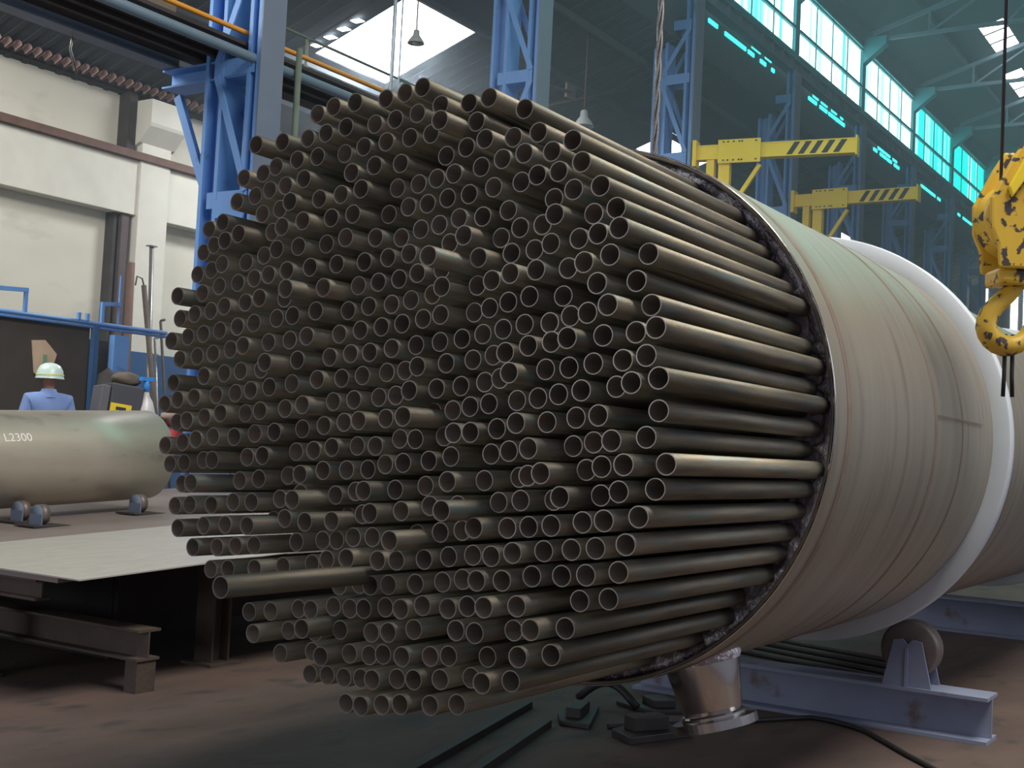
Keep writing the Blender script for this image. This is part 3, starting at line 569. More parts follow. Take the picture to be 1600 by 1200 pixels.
# ------------------------------------------------------------------ the tubes
DATA = "0,3.249,2.6822,0.6441;0,3.216,2.5928,0.6539;0,3.215,2.5058,0.6710;0,3.199,2.4200,0.6877;0,3.235,2.3290,0.6925;0,3.254,2.2392,0.7066;1,3.328,2.9149,0.6989;1,3.317,2.8273,0.7083;1,3.296,2.7358,0.7155;1,3.279,2.6487,0.7272;1,3.228,2.5614,0.7419;1,3.244,2.4716,0.7555;1,3.215,2.3842,0.7677;1,3.230,2.2915,0.7798;1,3.274,2.2048,0.7918;1,3.200,2.1152,0.7967;1,3.225,2.0269,0.8124;2,3.325,3.0550,0.7524;2,3.295,2.8807,0.7837;2,3.236,2.7922,0.7860;2,3.279,2.7030,0.8020;2,3.272,2.6132,0.8088;2,3.236,2.5276,0.8267;2,3.214,2.4351,0.8335;2,3.247,2.3467,0.8423;2,3.223,2.2594,0.8576;2,3.298,2.1630,0.8592;2,3.201,1.9915,0.8918;2,3.244,1.9020,0.9047;3,3.244,3.1140,0.8220;3,3.324,3.0220,0.8365;3,3.364,2.9332,0.8369;3,3.189,2.8412,0.8762;3,3.290,2.7586,0.8730;3,3.234,2.5790,0.8912;3,3.210,2.4919,0.9041;3,3.229,2.4040,0.9224;3,3.207,2.2257,0.9423;3,3.180,2.1369,0.9476;3,3.255,2.0446,0.9597;3,3.210,1.9581,0.9758;3,3.261,1.8673,0.9865;4,3.273,3.1664,0.8896;4,3.286,3.0766,0.9006;4,3.330,2.9862,0.9156;4,3.293,2.8980,0.9254;4,3.308,2.8091,0.9447;4,3.289,2.7203,0.9490;4,3.255,2.6336,0.9604;4,3.256,2.5442,0.9752;4,3.221,2.4553,0.9816;4,3.220,2.3685,1.0022;4,3.229,2.2760,1.0027;4,3.207,2.1873,1.0207;4,3.166,2.0999,1.0302;4,3.208,2.0088,1.0401;4,3.278,1.8318,1.0701;4,3.295,1.7442,1.0836;5,3.291,2.7751,1.0205;5,3.292,2.6878,1.0343;5,2.612,2.6450,1.0720L;5,3.238,2.5982,1.0416;5,3.221,2.5102,1.0535;5,3.244,2.4185,1.0640;5,3.271,2.3312,1.0773;5,3.254,2.2428,1.0957;5,3.204,2.1561,1.1025;5,3.205,2.0643,1.1116;5,3.237,1.9779,1.1314;5,3.260,1.8876,1.1397;5,3.246,1.7973,1.1515;5,3.279,1.7068,1.1667;6,3.268,3.3650,1.0218;6,3.266,3.2767,1.0310;6,3.215,3.0976,1.0512;6,3.262,3.0083,1.0650;6,3.312,2.9197,1.0799;6,3.285,2.8309,1.1028;6,3.335,2.7381,1.1006;6,3.178,2.6561,1.1278;6,3.227,2.5649,1.1268;6,3.216,2.4785,1.1355;6,3.239,2.3853,1.1457;6,3.251,2.2985,1.1616;6,3.252,2.2069,1.1742;6,3.223,2.1195,1.1799;6,3.206,2.0317,1.1984;6,3.237,1.9402,1.2103;6,3.252,1.8541,1.2213;6,3.241,1.7662,1.2332;6,3.258,1.6767,1.2505;7,3.226,3.4196,1.0984;7,3.258,3.3301,1.1044;7,3.260,3.2404,1.1162;7,3.261,3.1507,1.1269;7,3.285,2.9735,1.1517;7,3.320,2.8846,1.1635;7,3.287,2.7940,1.1728;7,3.267,2.7053,1.1901;7,3.261,2.6185,1.1976;7,3.388,2.5292,1.2114;7,3.135,2.4487,1.2036;7,3.272,2.3509,1.2337;7,3.269,2.2644,1.2466;7,3.200,2.1737,1.2633;7,3.251,2.0834,1.2685;7,3.235,1.9965,1.2789;7,3.216,1.9071,1.2896;7,3.246,1.8171,1.3054;7,3.214,1.7288,1.3170;7,3.262,1.6411,1.3335;8,3.199,3.4743,1.1646;8,3.239,3.3856,1.1789;8,3.256,3.2946,1.1886;8,3.408,3.2022,1.2097;8,3.187,3.1190,1.1994;8,3.278,3.0289,1.2294;8,3.513,2.9384,1.2405;8,3.184,2.8503,1.2328;8,3.217,2.7617,1.2410;8,3.267,2.6709,1.2693;8,3.199,2.5856,1.2801;8,3.249,2.4958,1.2923;8,3.281,2.4052,1.3150;8,3.314,2.3176,1.3211;8,3.104,2.2311,1.3135;8,3.281,2.1391,1.3432;8,3.266,2.0495,1.3551;8,3.313,1.9590,1.3621;8,3.205,1.8752,1.3764;8,3.289,1.7831,1.3869;8,3.237,1.6963,1.4031;8,3.288,1.6041,1.4161;9,3.229,3.5292,1.2416;9,3.218,3.4406,1.2517;9,3.236,3.3493,1.2565;9,3.257,3.2623,1.2725;9,3.256,3.1714,1.2781;9,3.306,3.0826,1.2946;9,3.312,2.9926,1.3195;9,3.169,2.8996,1.3042;9,3.293,2.8159,1.3242;9,3.292,2.7278,1.3424;9,3.225,2.6387,1.3501;9,3.279,2.5481,1.3588;9,3.326,2.4593,1.3764;9,3.201,2.2833,1.3997;9,3.273,2.1919,1.4086;9,3.337,2.1030,1.4239;9,3.247,2.0165,1.4331;9,3.174,1.9270,1.4444;9,3.289,1.8362,1.4603;9,3.228,1.7517,1.4733;9,3.197,1.6639,1.4825;9,3.282,1.5701,1.4902;10,3.223,3.4940,1.3246;10,3.185,3.4076,1.3322;10,3.250,3.2292,1.3510;10,3.251,3.1374,1.3625;10,3.304,3.0486,1.3790;10,3.268,2.9609,1.3873;10,3.283,2.8700,1.4059;10,3.304,2.7822,1.4124;10,3.306,2.6902,1.4189;10,3.289,2.6036,1.4399;10,3.272,2.5162,1.4487;10,3.288,2.4236,1.4601;10,3.290,2.3381,1.4781;10,3.259,2.1620,1.4931;10,3.219,2.0711,1.5050;10,3.189,1.9835,1.5162;10,3.298,1.8902,1.5300;10,3.263,1.8013,1.5436;10,3.214,1.7159,1.5504;10,3.257,1.6251,1.5650;11,3.292,3.6382,1.3916;11,3.278,3.5481,1.4001;11,3.290,3.4607,1.4148;11,3.248,3.3723,1.4182;11,3.240,3.1901,1.4364;11,3.227,3.1042,1.4453;11,3.304,3.0170,1.4646;11,3.293,2.9270,1.4727;11,3.282,2.8350,1.4872;11,3.312,2.7470,1.4961;11,3.298,2.6576,1.4991;11,3.314,2.5671,1.5274;11,3.282,2.4783,1.5283;11,3.319,2.3899,1.5421;11,3.246,2.3019,1.5539;11,3.216,2.2160,1.5574;11,3.229,2.1256,1.5723;11,3.197,2.0365,1.5910;11,3.236,1.9500,1.5981;11,3.248,1.8568,1.6150;11,3.230,1.7719,1.6232;11,3.265,1.5929,1.6432;12,3.230,3.6026,1.4614;12,3.233,3.5142,1.4769;12,3.212,3.4244,1.4899;12,3.214,3.3391,1.5037;12,3.228,3.2474,1.5061;12,3.239,3.1588,1.5217;12,3.243,3.0698,1.5299;12,3.287,2.9783,1.5461;12,3.298,2.8905,1.5606;12,3.301,2.8032,1.5748;12,3.268,2.7122,1.5818;12,3.305,2.6252,1.5934;12,3.450,2.5325,1.6243;12,3.170,2.4490,1.5986;12,3.313,2.3563,1.6279;12,3.281,2.2670,1.6402;12,3.258,2.1795,1.6502;12,3.278,2.0879,1.6634;12,3.261,2.0017,1.6716;12,3.235,1.9138,1.6833;12,3.216,1.8255,1.6951;12,3.264,1.7339,1.7110;12,3.190,1.6473,1.7188;12,3.182,1.5573,1.7326;13,3.251,3.5705,1.5493;13,3.214,3.4801,1.5575;13,3.214,3.3900,1.5714;13,3.206,3.3017,1.5878;13,3.242,3.2129,1.5919;13,3.223,3.1249,1.6024;13,3.254,3.0348,1.6143;13,3.241,2.9449,1.6284;13,3.302,2.8576,1.6448;13,3.303,2.7671,1.6535;13,3.328,2.6778,1.6650;13,3.307,2.5895,1.6718;13,3.252,2.4922,1.6866;13,3.291,2.4104,1.6968;13,3.306,2.3240,1.7071;13,3.305,2.2309,1.7211;13,3.264,2.1461,1.7311;13,3.179,2.0589,1.7427;13,3.242,1.9677,1.7588;13,3.232,1.8803,1.7641;13,3.221,1.7914,1.7756;13,3.232,1.6997,1.7868;13,3.210,1.6131,1.7990;14,3.234,3.6257,1.6163;14,3.214,3.5355,1.6331;14,3.212,3.4477,1.6424;14,3.233,3.3563,1.6536;14,3.239,3.2660,1.6632;14,3.226,3.1792,1.6740;14,3.226,3.0895,1.6873;14,3.245,3.0016,1.7018;14,3.271,2.9101,1.7191;14,3.300,2.8239,1.7268;14,3.301,2.7332,1.7367;14,3.321,2.6436,1.7500;14,3.305,2.5545,1.7557;14,3.255,2.4662,1.7658;14,3.292,2.3774,1.7799;14,3.312,2.2863,1.7934;14,3.299,2.1995,1.8069;14,3.234,2.1127,1.8095;14,3.222,2.0217,1.8292;14,3.211,1.9339,1.8396;14,3.153,1.8454,1.8453;14,3.212,1.7577,1.8580;14,3.245,1.6677,1.8699;14,3.197,1.5804,1.8779;15,3.237,3.5893,1.6963;15,3.222,3.4137,1.7221;15,3.233,3.3222,1.7339;15,3.225,3.2328,1.7422;15,3.236,3.1441,1.7498;15,3.162,3.0577,1.7685;15,3.226,2.9659,1.7826;15,3.291,2.8760,1.7987;15,3.296,2.7871,1.8111;15,3.291,2.6989,1.8154;15,3.295,2.6086,1.8294;15,3.314,2.5205,1.8417;15,3.322,2.4288,1.8529;15,3.321,2.3400,1.8629;15,3.312,2.2525,1.8763;15,3.295,2.1644,1.8897;15,3.280,2.0755,1.9020;15,3.282,1.9855,1.9060;15,3.257,1.8983,1.9229;15,3.207,1.8112,1.9251;15,3.169,1.7239,1.9427;15,3.267,1.6327,1.9520;16,3.231,3.5556,1.7842;16,3.233,3.4664,1.7951;16,3.226,3.3781,1.8047;16,3.223,3.2888,1.8200;16,3.195,3.1996,1.8305;16,3.229,3.1095,1.8448;16,3.243,3.0218,1.8544;16,3.227,2.9304,1.8655;16,3.294,2.8409,1.8791;16,3.298,2.7513,1.8926;16,3.302,2.6630,1.9030;16,3.300,2.5735,1.9129;16,3.295,2.4834,1.9273;16,3.273,2.3968,1.9370;16,3.335,2.3064,1.9501;16,3.293,2.2191,1.9580;16,3.266,2.1312,1.9714;16,3.245,2.0407,1.9844;16,3.299,1.9516,1.9905;16,3.198,1.7788,2.0113;16,3.270,1.6860,2.0251;17,3.235,3.6116,1.8535;17,3.233,3.5217,1.8679;17,3.223,3.4310,1.8768;17,3.219,3.3436,1.8886;17,3.215,3.2528,1.9009;17,3.208,3.1657,1.9125;17,3.227,3.0750,1.9297;17,3.213,2.9875,1.9365;17,3.227,2.8950,1.9526;17,3.295,2.8077,1.9604;17,3.297,2.7189,1.9739;17,3.310,2.6308,1.9803;17,3.299,2.5409,1.9915;17,3.293,2.4483,2.0073;17,3.225,2.3628,2.0215;17,3.296,2.2730,2.0322;17,3.247,2.1856,2.0393;17,3.211,2.0940,2.0531;17,3.221,2.0067,2.0623;17,3.262,1.9174,2.0706;17,3.208,1.8323,2.0772;17,3.202,1.7420,2.0949;17,3.275,1.6532,2.1057;18,3.238,3.5753,1.9380;18,3.224,3.4847,1.9510;18,3.220,3.3969,1.9609;18,3.199,3.3082,1.9739;18,3.214,3.2191,1.9872;18,3.190,3.1286,1.9984;18,3.224,3.0408,2.0001;18,3.135,2.9550,2.0194;18,3.221,2.8621,2.0319;18,3.298,2.7708,2.0465;18,3.296,2.6824,2.0554;18,3.299,2.5962,2.0641;18,3.278,2.5040,2.0775;18,3.293,2.4164,2.0886;18,3.101,2.3307,2.1005;18,3.244,2.2386,2.1132;18,3.293,2.1464,2.1312;18,3.291,2.0594,2.1383;18,3.246,1.9736,2.1463;18,3.261,1.8836,2.1598;18,3.225,1.7986,2.1647;18,3.194,1.7117,2.1719;19,3.188,3.5415,2.0150;19,3.224,3.4511,2.0282;19,3.220,3.3610,2.0514;19,3.225,3.2734,2.0611;19,3.216,3.1853,2.0735;19,3.194,3.0956,2.0805;19,3.190,3.0062,2.0913;19,3.211,2.9182,2.1025;19,3.244,2.8273,2.1153;19,3.283,2.7383,2.1254;19,3.298,2.6482,2.1387;19,3.297,2.5590,2.1485;19,3.282,2.3814,2.1724;19,3.232,2.2922,2.1856;19,3.320,2.2062,2.1880;19,3.286,2.1139,2.2101;19,3.281,2.0282,2.2139;19,3.204,1.9390,2.2272;19,3.282,1.8479,2.2377;19,3.266,1.7630,2.2473;20,3.244,3.5034,2.1021;20,3.232,3.4198,2.1143;20,3.196,3.3292,2.1275;20,3.227,3.2400,2.1348;20,3.222,3.1492,2.1550;20,3.192,3.0614,2.1690;20,3.203,2.9703,2.1762;20,3.250,2.8842,2.1885;20,3.243,2.7931,2.2051;20,3.292,2.7020,2.2088;20,3.325,2.6162,2.2097;20,3.311,2.5248,2.2314;20,3.295,2.4374,2.2387;20,3.281,2.3487,2.2533;20,3.291,2.2627,2.2551;20,3.301,2.1715,2.2717;20,3.285,1.9934,2.2943;20,3.248,1.9029,2.3093;20,3.258,1.8160,2.3166;21,3.238,3.4725,2.1829;21,3.201,3.3829,2.1994;21,3.170,3.2962,2.2071;21,3.146,3.2059,2.2223;21,3.221,3.1156,2.2372;21,3.175,3.0273,2.2433;21,3.180,2.9367,2.2598;21,3.227,2.8491,2.2736;21,3.232,2.7577,2.2822;21,3.319,2.6712,2.2919;21,3.305,2.5781,2.3097;21,3.296,2.4910,2.3129;21,3.288,2.4040,2.3241;21,3.286,2.3167,2.3309;21,3.289,2.2245,2.3476;21,3.314,2.1361,2.3635;21,3.268,2.0482,2.3695;21,3.256,1.9640,2.3712;21,3.234,1.8718,2.3885;22,3.223,3.4360,2.2644;22,3.202,3.3464,2.2815;22,3.221,3.1684,2.3055;22,3.220,3.0834,2.3175;22,3.171,2.9933,2.3289;22,3.222,2.9041,2.3420;22,3.229,2.8133,2.3525;22,3.229,2.7256,2.3660;22,3.309,2.6319,2.3781;22,3.313,2.5458,2.3870;22,3.294,2.4569,2.3949;22,3.272,2.3719,2.3998;22,3.293,2.2794,2.4190;22,3.278,2.1888,2.4343;22,3.267,2.1004,2.4425;22,3.296,2.0162,2.4475;22,3.263,1.9244,2.4668;23,3.234,3.3130,2.3620;23,3.237,3.2248,2.3776;23,3.213,3.1324,2.3878;23,3.204,3.0491,2.3953;23,3.196,2.9578,2.4108;23,3.240,2.7815,2.4283;23,3.249,2.6890,2.4475;23,3.277,2.5992,2.4532;23,3.297,2.4253,2.4692;23,3.282,2.3346,2.4860;23,3.256,2.2453,2.4991;23,3.288,2.1579,2.5037;23,3.302,2.0736,2.5149;24,3.229,3.2799,2.4452;24,3.233,3.1888,2.4564;24,3.207,3.1023,2.4678;24,3.213,3.0100,2.4858;24,3.222,2.9238,2.4922;24,3.259,2.8322,2.5030;24,3.255,2.7454,2.5182;24,3.262,2.6543,2.5287;24,3.278,2.5663,2.5386;24,3.279,2.4794,2.5433;24,3.200,2.3878,2.5607;24,3.283,2.3010,2.5677;24,3.290,2.1224,2.5924;25,3.156,3.1568,2.5401;25,3.195,3.0683,2.5504;25,3.228,2.9796,2.5628;25,3.220,2.8897,2.5708;25,3.221,2.8015,2.5838;25,3.265,2.7108,2.5955;25,3.267,2.6247,2.6040;25,3.272,2.5350,2.6167;25,3.273,2.4424,2.6350;25,3.311,2.3550,2.6424;25,3.301,2.2695,2.6486;26,3.231,2.9442,2.6464;26,3.214,2.8567,2.6583;26,3.220,2.7662,2.6652;26,3.271,2.6741,2.6813;26,3.264,2.5871,2.6897;26,3.248,2.5025,2.6947"
STUFF = set([0,2,6,7,8,9,11,14,18,20,21,24,30,31,34,39,44,45,46,47,49,50,52,58,59,61,64,65,72,74,75,76,77,78,80,84,92,93,96,97,98,99,100,103,105,112,113,114,117,120,123,124,128,133,134,136,138,139,142,148,149,155,157,159,162,164,172,175,177,179,181,184,186,188,189,197,198,199,200,202,206,208,209,221,222,223,225,227,229,231,232,236,237,244,245,246,247,248,249,255,256,260,269,270,271,272,276,285,290,291,292,293,295,296,304,311,312,313,314,315,317,322,323,324,326,330,334,335,336,337,338,340,347,357,358,359,360,361,367,368,370,372,374,376,377,378,379,380,386,387,388,389,395,396,399,405,414,416,417,422,423,424,431,432,433,434,442,444,445,446,449,459,462,464,468,472])
TO, TI = .033, .0298; NS = 28
def unit_tube(L):
    m = MB(); vs = []
    for k in range(NS):
        t = 2*PI*k/NS; c, s = math.cos(t), math.sin(t)
        vs += [(0, c*TI, s*TI), (0, c*TO, s*TO), (L, c*TO, s*TO), (L, c*TI, s*TI)]
    for k in range(NS):
        a, b = k*4, ((k+1) % NS)*4
        m.f += [[a+1, b+1, b+2, a+2]]; m.mi += [0]; m.sm += [True]
        m.f += [[a, a+3, b+3, b]]; m.mi += [1]; m.sm += [True]
        m.f += [[a, b, b+1, a+1]]; m.mi += [2]; m.sm += [False]
    m.v = [Vector(p) for p in vs]
    return m
ordn = ['', 'first', 'second', 'third', 'fourth', 'fifth', 'sixth', 'seventh', 'eighth', 'ninth', 'tenth', 'eleventh', 'twelfth', 'thirteenth', 'fourteenth', 'fifteenth',
        'sixteenth', 'seventeenth', 'eighteenth', 'nineteenth', 'twentieth', 'twenty-first', 'twenty-second', 'twenty-third', 'twenty-fourth', 'twenty-fifth', 'twenty-sixth', 'twenty-seventh']
XT = 4.6
tubes = []
for s in DATA.split(';'):
    lng = s.endswith('L'); a = s.rstrip('L').split(','); tubes.append([int(a[0]), float(a[1]), float(a[2]), float(a[3]), lng])
rows = {}
for i, t in enumerate(tubes): rows.setdefault(t[0], []).append(i)
proto = {}
restm = MB()
for r_i, idx in rows.items():
    reg = [i for i in idx if not tubes[i][4]]; tot = len(reg)
    for k, i in enumerate(reg + [i for i in idx if tubes[i][4]]):
        _, x, y, z, lng = tubes[i]
        L = XT - x
        if i in STUFF:
            u = unit_tube(L); o0 = len(restm.v)
            restm.v += [v + Vector((x, y, z)) for v in u.v]; restm.f += [[o0+q for q in f] for f in u.f]; restm.mi += u.mi; restm.sm += u.sm
            continue
        key = round(L, 2)
        if key not in proto:
            o = unit_tube(L).build('boiler_tube', [M['tube'], M['bore'], M['cut']], fixn=False); proto[key] = o
            o.location = (x, y, z)
        else:
            o = proto[key].copy(); COL.objects.link(o); o.location = (XT - key if False else x, y, z)
        if lng: lab = 'longest rusty steel tube, sticking far out at the lower left of the bundle'
        else:
            n_r = len(reg); pos = 'leftmost' if k == 0 else 'rightmost' if k == n_r-1 else (ordn[k+1] + ' from the left' if k < n_r/2 else ordn[n_r-k] + ' from the right')
            rn = r_i + 1; nr = len(rows)
            rt = 'lowest row' if rn == 1 else 'topmost row' if rn == nr else (ordn[rn] + ' row from the bottom' if rn <= nr/2 else ordn[nr-rn+1] + ' row from the top')
            lab = 'steel tube end, %s in the %s' % (pos, rt)
        tag(o, lab, 'tube', 'steel tubes sticking out of the vessel end')
if restm.v:
    o = restm.build('boiler_tube', [M['tube'], M['bore'], M['cut']], fixn=False)
    tag(o, 'the remaining half hidden smaller tube ends deep in the bundle', 'tube', 'steel tubes sticking out of the vessel end', 'stuff')

# ------------------------------------------------------------------ roller stand under the ring
rs_ = empty('roller_stand', (7.50, 2.6, 0), 'grey blue roller stand under the white ring, with one big wheel showing', 'roller stand')
MB().ibeam((7.50, 1.50, .13), (7.50, 3.7, .13), .26, .26, .02, .02).build('base_beam', M['rollergrey'], parent=rs_)
for yy, sgn in ((1.955, 1), (3.265, -1)):
    zc = .468; yc = yy
    wl = MB().lathe([(0, -.07), (.15, -.07), (.165, -.06), (.165, .06), (.15, .07), (0, .07)], 40, T=Matrix.Translation((7.50, yc, zc)) @ rotX()).build('wheel', M['wheel'], parent=rs_)
    MB().lathe([(0, -.1), (.03, -.1), (.03, .1), (0, .1)], 16, T=Matrix.Translation((7.50, yc, zc)) @ rotX()).build('axle', M['steelrust'], parent=wl)
    for sx in (-.105, .09):
        MB().prism([(yc-.14, .26), (yc+.14, .26), (yc+.08, .52), (yc+.03, .53), (yc, .5), (yc-.03, .53), (yc-.08, .52)], 7.50+sx, 7.50+sx+.015, T=Matrix(((0,0,1,0),(1,0,0,0),(0,1,0,0),(0,0,0,1)))).box((7.50+sx-.02 if sx < 0 else 7.50+sx, yc-.008, .26), (7.50+sx+.02, yc+.008, .48)).build('bearing_plate', M['rollergrey'], parent=rs_)
# far roller stand under the second ring
rs2 = empty('roller_stand', (12.45, 2.6, 0), 'low blue grey beam of the far roller stand at the right edge', 'roller stand')
MB().ibeam((12.45, 0.2, .16), (12.45, 4.2, .16), .3, .32, .02, .02).build('base_beam', M['rollergrey'], parent=rs2)
for yy in (1.99, 3.23):
    MB().lathe([(0, -.07), (.15, -.07), (.15, .07), (0, .07)], 32, T=Matrix.Translation((12.45, yy, .485)) @ rotX()).build('wheel', M['wheel'], parent=rs2)
# cable, rails, scrap under the vessel
cpts = [(6.2, 3.25), (6.6, 2.95), (6.94, 2.72), (7.2, 2.56), (7.31, 2.48), (7.31, 2.36), (7.24, 2.2), (7.14, 2.08), (6.75, 1.76), (6.3, 1.35)]
cc = MB().tube([(a, b, .014) for a, b in cpts], .014, 8)
o = cc.build('floor_cable', M['rubber']); tag(o, 'dark cable snaking over the floor in front of the roller stand', 'cable')
for k, (a, b) in enumerate([((4.0, 3.28), (6.35, 3.86)), ((4.2, 3.05), (6.0, 3.52))]):
    tag(MB().bar((*a, .02), (*b, .02), .05, .04).build('floor_bar', M['scrap']), 'long dark steel bar lying on the floor, %s of the pair' % ['farther left', 'nearer right'][k], 'bar', 'steel bars on the floor')
sc = [((6.3, 3.5, 0), (.5, .25, .09), .3), ((6.2, 3.0, 0), (.45, .3, .12), -.5), ((6.9, 3.3, 0), (.35, .4, .07), .9)]
snm = ['left', 'right', 'rear']
for k, (p, d, a) in enumerate(sc):
    m = MB(); T = Matrix.Translation(p) @ Matrix.Rotation(a, 4, 'Z')
    m.prism([(-d[0]/2, -d[1]/2), (d[0]/2, -d[1]*.3), (d[0]*.4, d[1]/2), (-d[0]*.1, d[1]*.42), (-d[0]*.45, d[1]*.2)], 0, d[2]*.35, T=T)
    m.box((-d[0]*.3, -d[1]*.2, d[2]*.35), (d[0]*.2, d[1]*.15, d[2]), T=T)
    tag(m.build('steel_offcut', M['scrap'], bevel=.006), 'dark steel offcut on the floor under the tubes, %s one of the heap' % snm[k], 'scrap', 'dark offcuts under the bundle')
tag(MB().tube([(6.75+.0, 3.75 - .05*i, .02 + .12*math.sin(PI*i/8)) for i in range(9)], .025, 8).build('bent_hose', M['rubber']), 'dark hose arched over the floor beneath the bundle', 'hose')
for k in range(5):
    a = Vector((8.6 + .28*k, 2.4, .03)); tag(MB().tube([a, a + Vector((.5, 1.6, .0))], .02 + .004*(k % 2), 8).build('round_bar', M['scrap']),
        'thin dark round bar on the floor behind the roller stand, %s from the front' % ordn[k+1], 'bar', 'round bars behind the roller stand')

# ------------------------------------------------------------------ work table on the left (slightly inclined)
TK = .05
def tz(x): return .7 + TK*(x - 4.47)
def slab(mb, poly, t0, t1, mi=0):
    n = len(poly); vs = [(x, y, tz(x)+t0) for x, y in poly] + [(x, y, tz(x)+t1) for x, y in poly]
    fs = [tuple(reversed(range(n))), tuple(range(n, 2*n))] + [(i, (i+1) % n, n+(i+1) % n, n+i) for i in range(n)]
    return mb.add(vs, fs, mi)
tb_ = empty('work_table', (6.5, 7.5, 0), 'long brown steel work table carrying the pale sheet and left cylinder', 'table')
slab(MB(), [(4.46, 5.75), (9.35, 5.75), (9.35, 10.1), (4.46, 10.1)], -.04, -.012).build('table_top', M['tabletop'], parent=tb_)
MB().ibeam((5.05, 5.66, .275), (5.05, 9.9, .275), .17, .18).build('cross_beam', M['steelrust'], parent=tb_)
MB().ibeam((4.52, 5.95, .6), (4.52, 10, .6), .1, .12).build('edge_beam', M['steelrust'], parent=tb_)
for (lx, ly) in ((6.0, 6.12), (4.62, 6.72), (4.9, 9.6), (9.15, 6.2), (9.15, 9.8)):
    MB().ibeam((lx, ly, .02), (lx, ly, tz(lx)-.05), .16, .16, .015, .012, up=(1, 0, 0)).box((lx-.14, ly-.14, 0), (lx+.14, ly+.14, .02)).build('leg', M['steelrust'], parent=tb_)
for ly in (5.72, 9.0):
    MB().box((4.98, ly-.05, 0), (5.12, ly+.05, .185)).build('foot_block', M['steelrust'], parent=tb_)
MB().box((5.6, 6.6, .2), (9.3, 6.64, .62)).build('shade_panel', M['dark'], parent=tb_)  # two dark panels added to keep the space under the table in shade
MB().box((5.6, 6.65, 0), (5.64, 9.9, .62)).build('shade_panel', M['dark'], parent=tb_)
sp = slab(MB(), [(4.45, 5.56), (9.3, 5.56), (9.3, 7.28), (4.45, 7.28)], -.010, -.002).build('steel_sheet', M['plate'])
tag(sp, 'pale thin steel sheet lying on the front of the work table', 'steel sheet')
# cylinder on small rollers
CYR = .385; CYY = 8.62
cyl = empty('steel_cylinder', (6.8, CYY, 1.25), 'short pale steel cylinder on small rollers at the left', 'cylinder')
ax = Vector((1, 0, TK)).normalized(); CP = Vector((5.60, CYY, tz(5.60)+.07+CYR))
CT = axis_T(CP, ax)
MB().lathe([(CYR-.012, 0), (CYR, 0), (CYR, .1), (CYR, .6), (CYR, 1.1), (CYR, 1.9), (CYR-.012, 1.9), (CYR-.012, 0)], 72, T=CT).build('shell', M['stainless'], parent=cyl)
MB().lathe([(CYR-.02, -.002), (CYR+.002, -.002), (CYR+.002, .006)], 72, T=CT).build('end_rim', M['polish'], parent=cyl)
# chalk writing on its side
tx = bpy.data.curves.new('chalk_writing', 'FONT'); tx.body = 'L2300'; tx.size = .095; tx.extrude = 0
to = bpy.data.objects.new('chalk_writing', tx); COL.objects.link(to)
bpy.context.view_layer.update()
me = bpy.data.meshes.new_from_object(to.evaluated_get(bpy.context.evaluated_depsgraph_get())); bpy.data.objects.remove(to)
bm = bmesh.new(); bm.from_mesh(me); bmesh.ops.subdivide_edges(bm, edges=[e_ for e_ in bm.edges if e_.calc_length() > .03], cuts=2)
ang0 = math.radians(24)
for v in bm.verts:   # wrap on the near side (-Y), reading left to right along +X
    a = ang0 + v.co.y/CYR; s = .26 + v.co.x*1.05
    c = CP + ax*(s+.0) + (Vector((0, -math.cos(a), 0)) + Vector((-TK, 0, 1)).normalized()*math.sin(a))*(CYR+.002)
    v.co = c - Vector(cyl.location)
bm.to_mesh(me); bm.free(); me.materials.clear(); me.materials.append(M['chalk'])
co = bpy.data.objects.new('chalk_writing', me); COL.objects.link(co); co.parent = cyl
def small_roller(x, y, label):
    z = tz(x) - .012; r = empty('small_roller', (x, y, z), label, 'roller', 'small rollers under the left cylinder')
    MB().box((x-.16, y-.12, z), (x+.16, y+.12, z+.012)).build('base_plate', M['dark'], parent=r)
    MB().lathe([(0, 0), (.075, 0), (.075, .06), (0, .06)], 28, T=Matrix.Translation((x-.05, y, z+.088)) @ rotX()).build('wheel', M['wheel'], parent=r)
    MB().lathe([(0, 0), (.07, 0), (.07, .012), (0, .012)], 28, T=Matrix.Translation((x-.065, y, z+.088)) @ rotX()).box((x-.066, y-.07, z+.012), (x-.054, y+.07, z+.09)).build('bearing_plate', M['bluegrey'], parent=r)
    return r
small_roller(6.02, 7.98, 'small steel roller at the cylinder left end, right one of two close together')
small_roller(6.10, 8.32, 'small steel roller at the cylinder left end, leftmost one')
small_roller(7.15, 8.22, 'small steel roller under the right end of the left cylinder')

# ------------------------------------------------------------------ things behind the table
bd = empty('storage_rack', (8.6, 13.0, 0), 'blue framed rack with a dark board at the far left', 'rack')
MB().box((6.0, 13.05, .9), (10.35, 13.1, 2.78)).build('board', M['cabinet'], parent=bd)
MB().tube([(6.0, 13.0, 2.84), (11.55, 13.0, 2.84)], .028, 8).tube([(6.0, 13.0, 2.79), (11.55, 13.0, 2.79)], .02, 8).build('top_rail', M['blue'], parent=bd)
MB().box((10.34, 12.95, 0), (10.42, 13.02, 2.8)).build('post', M['bluedado'], parent=bd)
MB().box((10.62, 12.9, 0), (10.86, 13.0, 2.72)).build('post', M['blue'], parent=bd)
MB().box((6.2, 13.0, 0), (6.3, 13.1, 2.8)).build('post', M['blue'], parent=bd)
MB().bar((10.48, 13.0, 2.86), (10.48, 13.0, 3.12), .04, .04).bar((10.46, 13, 3.1), (10.75, 13, 3.13), .05, .05).bar((10.74, 13, 2.86), (10.74, 13, 3.5), .02, .02).build('hanger_frame', M['blue'], parent=bd)
MB().bar((9.35, 13.0, 2.86), (9.35, 13.0, 3.12), .04, .04).bar((8.9, 13, 3.1), (9.37, 13, 3.13), .05, .05).build('hanger_frame', M['blue'], parent=bd)
